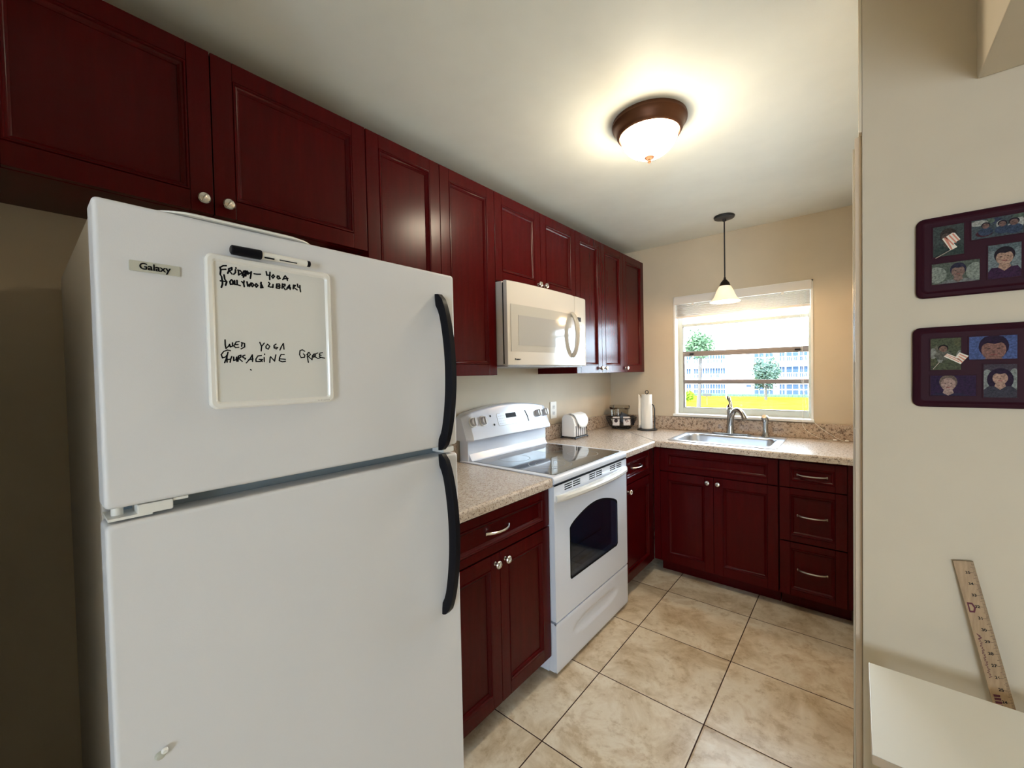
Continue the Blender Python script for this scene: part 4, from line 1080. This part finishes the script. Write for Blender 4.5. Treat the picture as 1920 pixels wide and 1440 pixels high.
def flag(label, poly, stick, cuts, sdir):
    t = thing('small_flag', label, 'flag', (poly[0][0], YW-.0146, poly[0][1]), 'small striped flags tucked on the photo frames')
    f = lambda a, z, d: (a, YW-.0146-d, z)
    c = MB().prism(poly, 0, .0007, f).build('flag_cloth', M_FLAGWHITE, t, smooth=False)
    b = MB()
    for q in cuts: b.prism(q, .0007, .0009, f)
    b.build('stripes', M_REDSTRIPE, c, smooth=False)
    if stick: MB().tube([(a, YW-.0150, z) for a, z in stick], .0007, 6).build('stick', M_STICK, t)
def stripes(p0, p1, q0, q1, n):
    out = []
    for i in range(n):
        a, c = (i*2+.5)/(2*n), (i*2+1.4)/(2*n)
        L = lambda P, Q, t: (P[0]+(Q[0]-P[0])*t, P[1]+(Q[1]-P[1])*t)
        out.append([L(p0, p1, a), L(p0, p1, c), L(q0, q1, c), L(q0, q1, a)])
    return out
flag('little red-striped flag on a stick across the upper frame', [(1.849, 1.688), (1.866, 1.699), (1.870, 1.698), (1.879, 1.681), (1.868, 1.674), (1.874, 1.664), (1.863, 1.658)],
     [(1.838, 1.644), (1.863, 1.659)], stripes((1.849, 1.688), (1.868, 1.699), (1.863, 1.658), (1.8725, 1.6640), 2)[:1] + stripes((1.852, 1.690), (1.869, 1.6985), (1.866, 1.668), (1.8785, 1.681), 3), 0)
flag('little red-striped flag lying across the lower frame', [(1.852, 1.406), (1.858, 1.413), (1.872, 1.405), (1.878, 1.415), (1.893, 1.406), (1.880, 1.387)],
     [(1.834, 1.376), (1.845, 1.393)], stripes((1.8535, 1.408), (1.857, 1.4125), (1.877, 1.3905), (1.881, 1.398), 2) + stripes((1.874, 1.399), (1.879, 1.413), (1.881, 1.3885), (1.892, 1.405), 3), 1)

# ------------------------------------------------------------------ white side table and the yardstick behind it
T = thing('side_table', 'white laminate side table below the photo frames', 'table', (2.1, -2.23, 0))
MB().box(1.7125, 2.62, -2.389, -2.069, .632, .6495, .0012).build('tabletop', M_TABLE, T)
MB().box(1.7115, 1.7124, -2.389, -2.069, .633, .6485).build('edge_band', M_TABLEEDGE, T)
MB().box(1.7125, 2.62, -2.3905, -2.3895, .6325, .6490).build('edge_band', M_TABLEEDGE, T)
for x in (1.745, 2.55):
    for y in (-2.345, -2.105): MB().box(x, x+.035, y-.018, y+.018, .0005, .6315, .002).build('leg', M_TABLE, T)
YS = thing('yardstick', 'wooden yardstick leaning against the wall behind the white table', 'ruler', (2.03, -2.04, 0))
o0 = Vector((2.050, -2.040, .003)); tv = Vector((1.8685, YW-.0065, .912))-o0; Ls = tv.length; tv.normalize()
wv = Vector((1, 0, 0)); wv = (wv-tv*wv.dot(tv)).normalized(); nv = wv.cross(tv).normalized()
if nv.y > 0: nv = -nv
ys = lambda a, s, d: tuple(o0+wv*a+tv*s+nv*d)
rb = MB().prism([(0, 0), (.0345, 0), (.0345, Ls), (0, Ls)], 0, .004, ys, .0006).build('ruler_blade', M_RULER, YS)
b = MB(); 
for i in range(int(Ls/.0254*8)):
    s = Ls-i*.0254/8; w = .011 if i % 8 == 0 else (.007 if i % 4 == 0 else .0045)
    if s > .02: b.prism([(.0340-w, s), (.0340, s), (.0340, s-.0005), (.0340-w, s-.0005)], .0041, .0043, ys)
b.build('tick_marks', M_BLACK, rb, smooth=False)
for i in range(1, 15):
    s = Ls-i*.0254; text_mesh('inch_number', str(36-i), .0085, ys(.0155, s-.003, .0044), tuple(wv), tuple(tv), M_BLACK, rb, bold=.0002, ext=.0001)
b = MB(); s0 = Ls-.094
b.prism([(.004, s0), (.013, s0), (.017, s0-.011), (.013, s0-.022), (.004, s0-.022)], .0041, .0043, ys); q = b.build('printed_mark', M_RULERRED, rb, smooth=False)
b = MB(); b.prism([(.0065, s0-.004), (.0112, s0-.004), (.0135, s0-.011), (.0112, s0-.018), (.0065, s0-.018)], .0043, .0045, ys); b.build('printed_mark_centre', M_RULER, rb, smooth=False)
random.seed(9); b = MB(); pts = []   # flowing red brush script line running down the blade
s = Ls-.165
for i in range(60):
    t = i/59; pts.append(ys(.0085+.0022*math.sin(i*1.9)+.0012*math.sin(i*.7), s-.092*t, .0043))
b.tube(pts, .0006, 5, flat=(tuple(nv), .2)); b.tube([ys(.006, s+.002, .0043), ys(.012, s-.006, .0043), ys(.006, s-.010, .0043)], .0009, 5, flat=(tuple(nv), .2))
b.build('red_script', M_RULERRED, rb)
b = MB(); 
for i in range(9):
    s1 = Ls-.292-i*.007; b.prism([(.005, s1), (.016, s1+.001), (.015, s1-.004), (.005, s1-.005)], .0041, .0043, ys)
b.build('red_print_block', M_RULERRED, rb, smooth=False)

# ------------------------------------------------------------------ outdoors
GZ = -2.816
M_LAWN = mat('lawn', (.20, .19, .006), .9, spec=0.)
t_ = noise(M_LAWN, .6, 5); r_ = ramp(M_LAWN, t_.outputs[0], [(.3, (.17, .17, .004)), (.7, (.25, .22, .009))]); nt(M_LAWN)[1].new(r_.outputs[0], nt(M_LAWN)[2].inputs['Base Color'])
M_PAVE = mat('concrete_paving', (.42, .41, .39), .9, spec=0.)
M_FACADE = mat('white_facade', (.80, .79, .77), .8, spec=0.)
M_PINK = mat('slab_edge_paint', (.62, .25, .22), .8, spec=0.)
M_RAILW = mat('white_railing', (.78, .78, .78), .5, spec=0.)
M_EXTGLASS = mat('building_glass', (.020, .032, .060), .6, spec=.02)
M_SHADEWALL = mat('recess_wall', (.35, .37, .40), .8, spec=0.)
M_HEDGE = mat('hedge_green', (.035, .065, .04), .9, spec=0.)
M_LEAF1 = mat('leaf_green', (.045, .075, .040), .7, spec=0.); M_LEAF2 = mat('leaf_green_dark', (.040, .062, .050), .7, spec=0.); M_LEAF3 = mat('leaf_lime', (.09, .15, .012), .7, spec=0.)
M_BARK = mat('bark', (.040, .035, .032), .9, spec=0.)
M_POLE = mat('pole_grey', (.03, .03, .03), .6, spec=0.)
b = MB().box(-120, 90, .6, 180, GZ-.2, GZ); struct('ground', b, M_PAVE, smooth=False)
b = MB().box(-90, 60, 46.3, 68.6, GZ-.02, GZ+.03); struct('lawn', b, M_LAWN, smooth=False)
AB = thing('apartment_building', 'white three-storey apartment building with balconies seen across the lawn', 'building', (-12, 71, GZ))
b = MB(); b.box(-34, 6, 70.6, 82, GZ, 6.05); b.build('walls', M_FACADE, AB, smooth=False)
MB().box(-34.3, 6.3, 69.9, 82.3, 5.75, 6.06).build('roof_edge', M_FACADE, AB, smooth=False)
for z in (2.30, -.12):
    MB().box(-34, 6, 69.75, 70.62, z, z+.16).build('floor_slab', M_FACADE, AB, smooth=False)
    MB().box(-34, 6, 69.73, 69.76, z-.07, z+.02).build('slab_edge', M_PINK, AB, smooth=False)
wins = [(-20.8, -20.1), (-19.6, -18.9), (-18.5, -17.9), (-17.75, -17.2), (-17.05, -16.3), (-16.2, -15.5), (-15.4, -14.75), (-10.6, -9.3), (-9.1, -8.1), (-7.3, -6.6), (-6.4, -4.9), (-4.75, -3.8), (-27, -24), (-23.5, -21.6), (-2.6, -1.2), (.2, 2.4)]
for (za, zb) in ((2.55, 4.55), (.15, 1.72), (-2.55, -.95)):
    for xa, xb in wins:
        w = MB().box(xa-.03, xb+.03, 70.56, 70.62, za-.03, zb+.03).build('window', M_RAILW, AB, smooth=False)
        MB().box(xa, xb, 70.54, 70.57, za, zb).build('pane', M_EXTGLASS, w, smooth=False)
        b = MB(); b.box((xa+xb)/2-.02, (xa+xb)/2+.02, 70.52, 70.545, za, zb)
        if za < -2: b.box(xa, xb, 70.52, 70.545, (za+zb)/2-.04, (za+zb)/2+.04)
        b.build('mullion', M_RAILW, w, smooth=False)
for (za, zb) in ((3.75, 4.0), (1.15, 1.28), (-1.4, -1.05)):
    for xa, xb in ((-11.75, -11.05),): MB().box(xa, xb, 70.55, 70.61, za, zb).build('vent_window', M_EXTGLASS, AB, smooth=False)
for z in (2.46, .04):
    for xa, xb in ((-21.0, -18.2), (-17.9, -14.8), (-10.7, -8.0), (-7.4, -3.6), (-3, 3), (-28, -21.5)):
        b = MB(); n = int((xb-xa)/.22); b.box(xa, xb, 69.80, 69.86, z+.70, z+.75); b.box(xa, xb, 69.80, 69.86, z+.02, z+.08)
        for i in range(n+1):
            x = xa+(xb-xa)*i/n; w = .025 if i % 4 else .06; b.box(x-w/2, x+w/2, 69.81, 69.85, z+.05, z+.7)
        b.build('balcony_railing', M_RAILW, AB, smooth=False)
    MB().box(-14.7, -10.9, 69.80, 69.86, z+.05, z+.72).build('walkway_parapet', M_FACADE, AB, smooth=False)
b = MB(); random.seed(21)
for i in range(260):
    x = -33+39*i/260; b.lathe([(.22, 0), (.28, .15), (.24, .33+random.uniform(-.04, .05)), (.05, .42)], (x, 69.1+random.uniform(-.08, .08), GZ+.03), 7)
hd = b.build('hedge', M_HEDGE); tag(hd, 'long low clipped hedge at the foot of the apartment building', 'hedge')
def tree(label, x, y, zc, rx, rz, trunk_r, leafm, n, ls, seed, name='broadleaf_tree', cat='tree', lean=0, trunk_top=None):
    random.seed(seed); t = thing(name, label, cat, (x, y, GZ+.03))
    if trunk_r: 
        zt = trunk_top or zc
        b = MB(); b.tube([(x-lean, y, GZ+.03), (x-lean*.5, y, GZ+(zt-GZ)*.5), (x, y, zt)], [trunk_r*1.25, trunk_r, trunk_r*.8], 10)
        for k in range(7):
            a = random.uniform(0, 2*PI); b.tube([(x, y, zt-.3), (x+rx*.5*math.cos(a), y+rx*.5*math.sin(a), zt+rz*random.uniform(-.1, .6))], [trunk_r*.4, trunk_r*.12], 6)
        b.build('trunk', M_BARK, t)
    V = []; Fc = []
    lumps = [(Vector((random.gauss(0, 1), random.gauss(0, 1), random.gauss(0, 1))).normalized()) for _ in range(16)]
    for i in range(n):
        d = random.choice(lumps)*random.uniform(.35, .78)+Vector((random.gauss(0, .19), random.gauss(0, .19), random.gauss(0, .19)))
        if d.length > 1: d.normalize()
        c = Vector((x+d.x*rx, y+d.y*rx, zc+d.z*rz))
        u = Vector((random.gauss(0, 1), random.gauss(0, 1), random.gauss(0, .6))).normalized(); v = u.orthogonal().normalized(); s = ls*random.uniform(.6, 1.3); k = len(V)
        V += [c-u*s, c+v*s*.45, c+u*s, c-v*s*.45]; Fc.append((k, k+1, k+2, k+3))
    MB().faces(V, Fc).build('foliage', leafm, t, smooth=False); return t
tree('tall round-crowned tree on a slim pale trunk at the left of the window view', -10.15, 40, 4.05, 1.45, 1.75, .17, M_LEAF1, 2600, .20, 4, lean=.25, trunk_top=2.9)
tree('bushy grey-green tree standing on the lawn before the building', -7.75, 61.5, .55, 1.85, 2.75, .16, M_LEAF2, 4200, .20, 8, trunk_top=-.9)
tree('lime green shrub on the lawn at the left edge of the window view', -15.6, 54, -2.0, .75, .85, 0, M_LEAF3, 900, .16, 12, 'garden_shrub', 'shrub')
SG = thing('yard_sign', 'grey flat box sign on a thin post on the lawn', 'sign', (-12.2, 50, GZ+.03))
MB().box(-12.68, -11.72, 49.9, 50.1, -1.75, -1.42, .02).build('sign_box', M_POLE, SG); MB().box(-12.24, -12.16, 49.96, 50.04, GZ+.031, -1.75).build('post', M_POLE, SG)
LP = thing('marker_post', 'short white post on the lawn in front of the hedge', 'post', (-13.6, 66, GZ+.03))
MB().lathe([(.07, 0), (.07, .9), (.05, .95)], (-13.6, 66, GZ+.03), 10).build('post_shaft', M_RAILW, LP); MB().lathe([(.09, 0), (.09, .05)], (-13.6, 66, GZ+.98), 10).build('post_cap', M_RAILW, LP)

# ------------------------------------------------------------------ light
Wd = bpy.data.worlds.new('sky'); bpy.context.scene.world = Wd; Wd.use_nodes = True
n, l = Wd.node_tree.nodes, Wd.node_tree.links; bg = n['Background']
bg.inputs[0].default_value = (.68, .84, 1.0, 1); bg.inputs[1].default_value = SKY
def light(name, kind, loc, energy, color=(1, 1, 1), **k):
    d = bpy.data.lights.new(name, kind); d.energy = energy; d.color = color; o = bpy.data.objects.new(name, d); COL.objects.link(o); o.location = loc
    for a, v in k.items(): setattr(d, a, v)
    return o
s_ = light('sun', 'SUN', (-10, -10, 20), SUNE, (1., .95, .86), angle=math.radians(.6))
s_.rotation_euler = Vector((-.35, -1, 1.15)).to_track_quat('Z', 'Y').to_euler()
def portal(name, loc, rot, sx, sy):
    o = light(name, 'AREA', loc, 1., shape='RECTANGLE', size=sx, size_y=sy); o.rotation_euler = rot; o.data.cycles.is_portal = True
portal('portal_kitchen', (1.014, .14, 1.42), (PI/2, 0, PI), .89, .84)
portal('portal_front', (3.05, -7.12, 1.2), (PI/2, 0, 0), 1.1, 1.3)
# warm bulbs
light('ceiling_lamp_bulb', 'POINT', (LC[0], LC[1], H-.175), BULB, (1., .82, .58), shadow_soft_size=.06)
light('pendant_bulb', 'POINT', (PC[0], PC[1], 1.83), PEND, (1., .66, .36), shadow_soft_size=.02)

# ------------------------------------------------------------------ camera
cam = bpy.data.cameras.new('camera'); co = bpy.data.objects.new('camera', cam); COL.objects.link(co)
yaw, pitch, roll = math.radians(39.8149), math.radians(-1.2461), math.radians(-1.1597)
Fv = Vector((-math.sin(yaw)*math.cos(pitch), math.cos(yaw)*math.cos(pitch), math.sin(pitch)))
Rv = Vector((math.cos(yaw), math.sin(yaw), 0)); Uv = Rv.cross(Fv)
R2 = math.cos(roll)*Rv+math.sin(roll)*Uv; U2 = -math.sin(roll)*Rv+math.cos(roll)*Uv
Mx = Matrix((R2, U2, -Fv)).transposed().to_4x4(); Mx.translation = Vector((1.6908, -3.4094, 1.3844)); co.matrix_world = Mx
cam.sensor_width = 36; cam.sensor_fit = 'HORIZONTAL'; cam.lens = 776.09/1920*36; cam.clip_start = .02; cam.clip_end = 400
cam.shift_y = -1.345/1920; cam.shift_x = .39/1920
sc = bpy.context.scene; sc.camera = co
vs = sc.view_settings; vs.view_transform = 'Standard'; vs.look = 'None'; vs.gamma = 1; vs.use_curve_mapping = False; vs.exposure = EXPO
sc.cycles.max_bounces = 10; sc.cycles.diffuse_bounces = 6; sc.cycles.glossy_bounces = 4; sc.cycles.transparent_max_bounces = 12; sc.cycles.transmission_bounces = 6
sc.cycles.caustics_reflective = False; sc.cycles.caustics_refractive = False; sc.cycles.sample_clamp_indirect = 6; sc.cycles.use_denoising = True
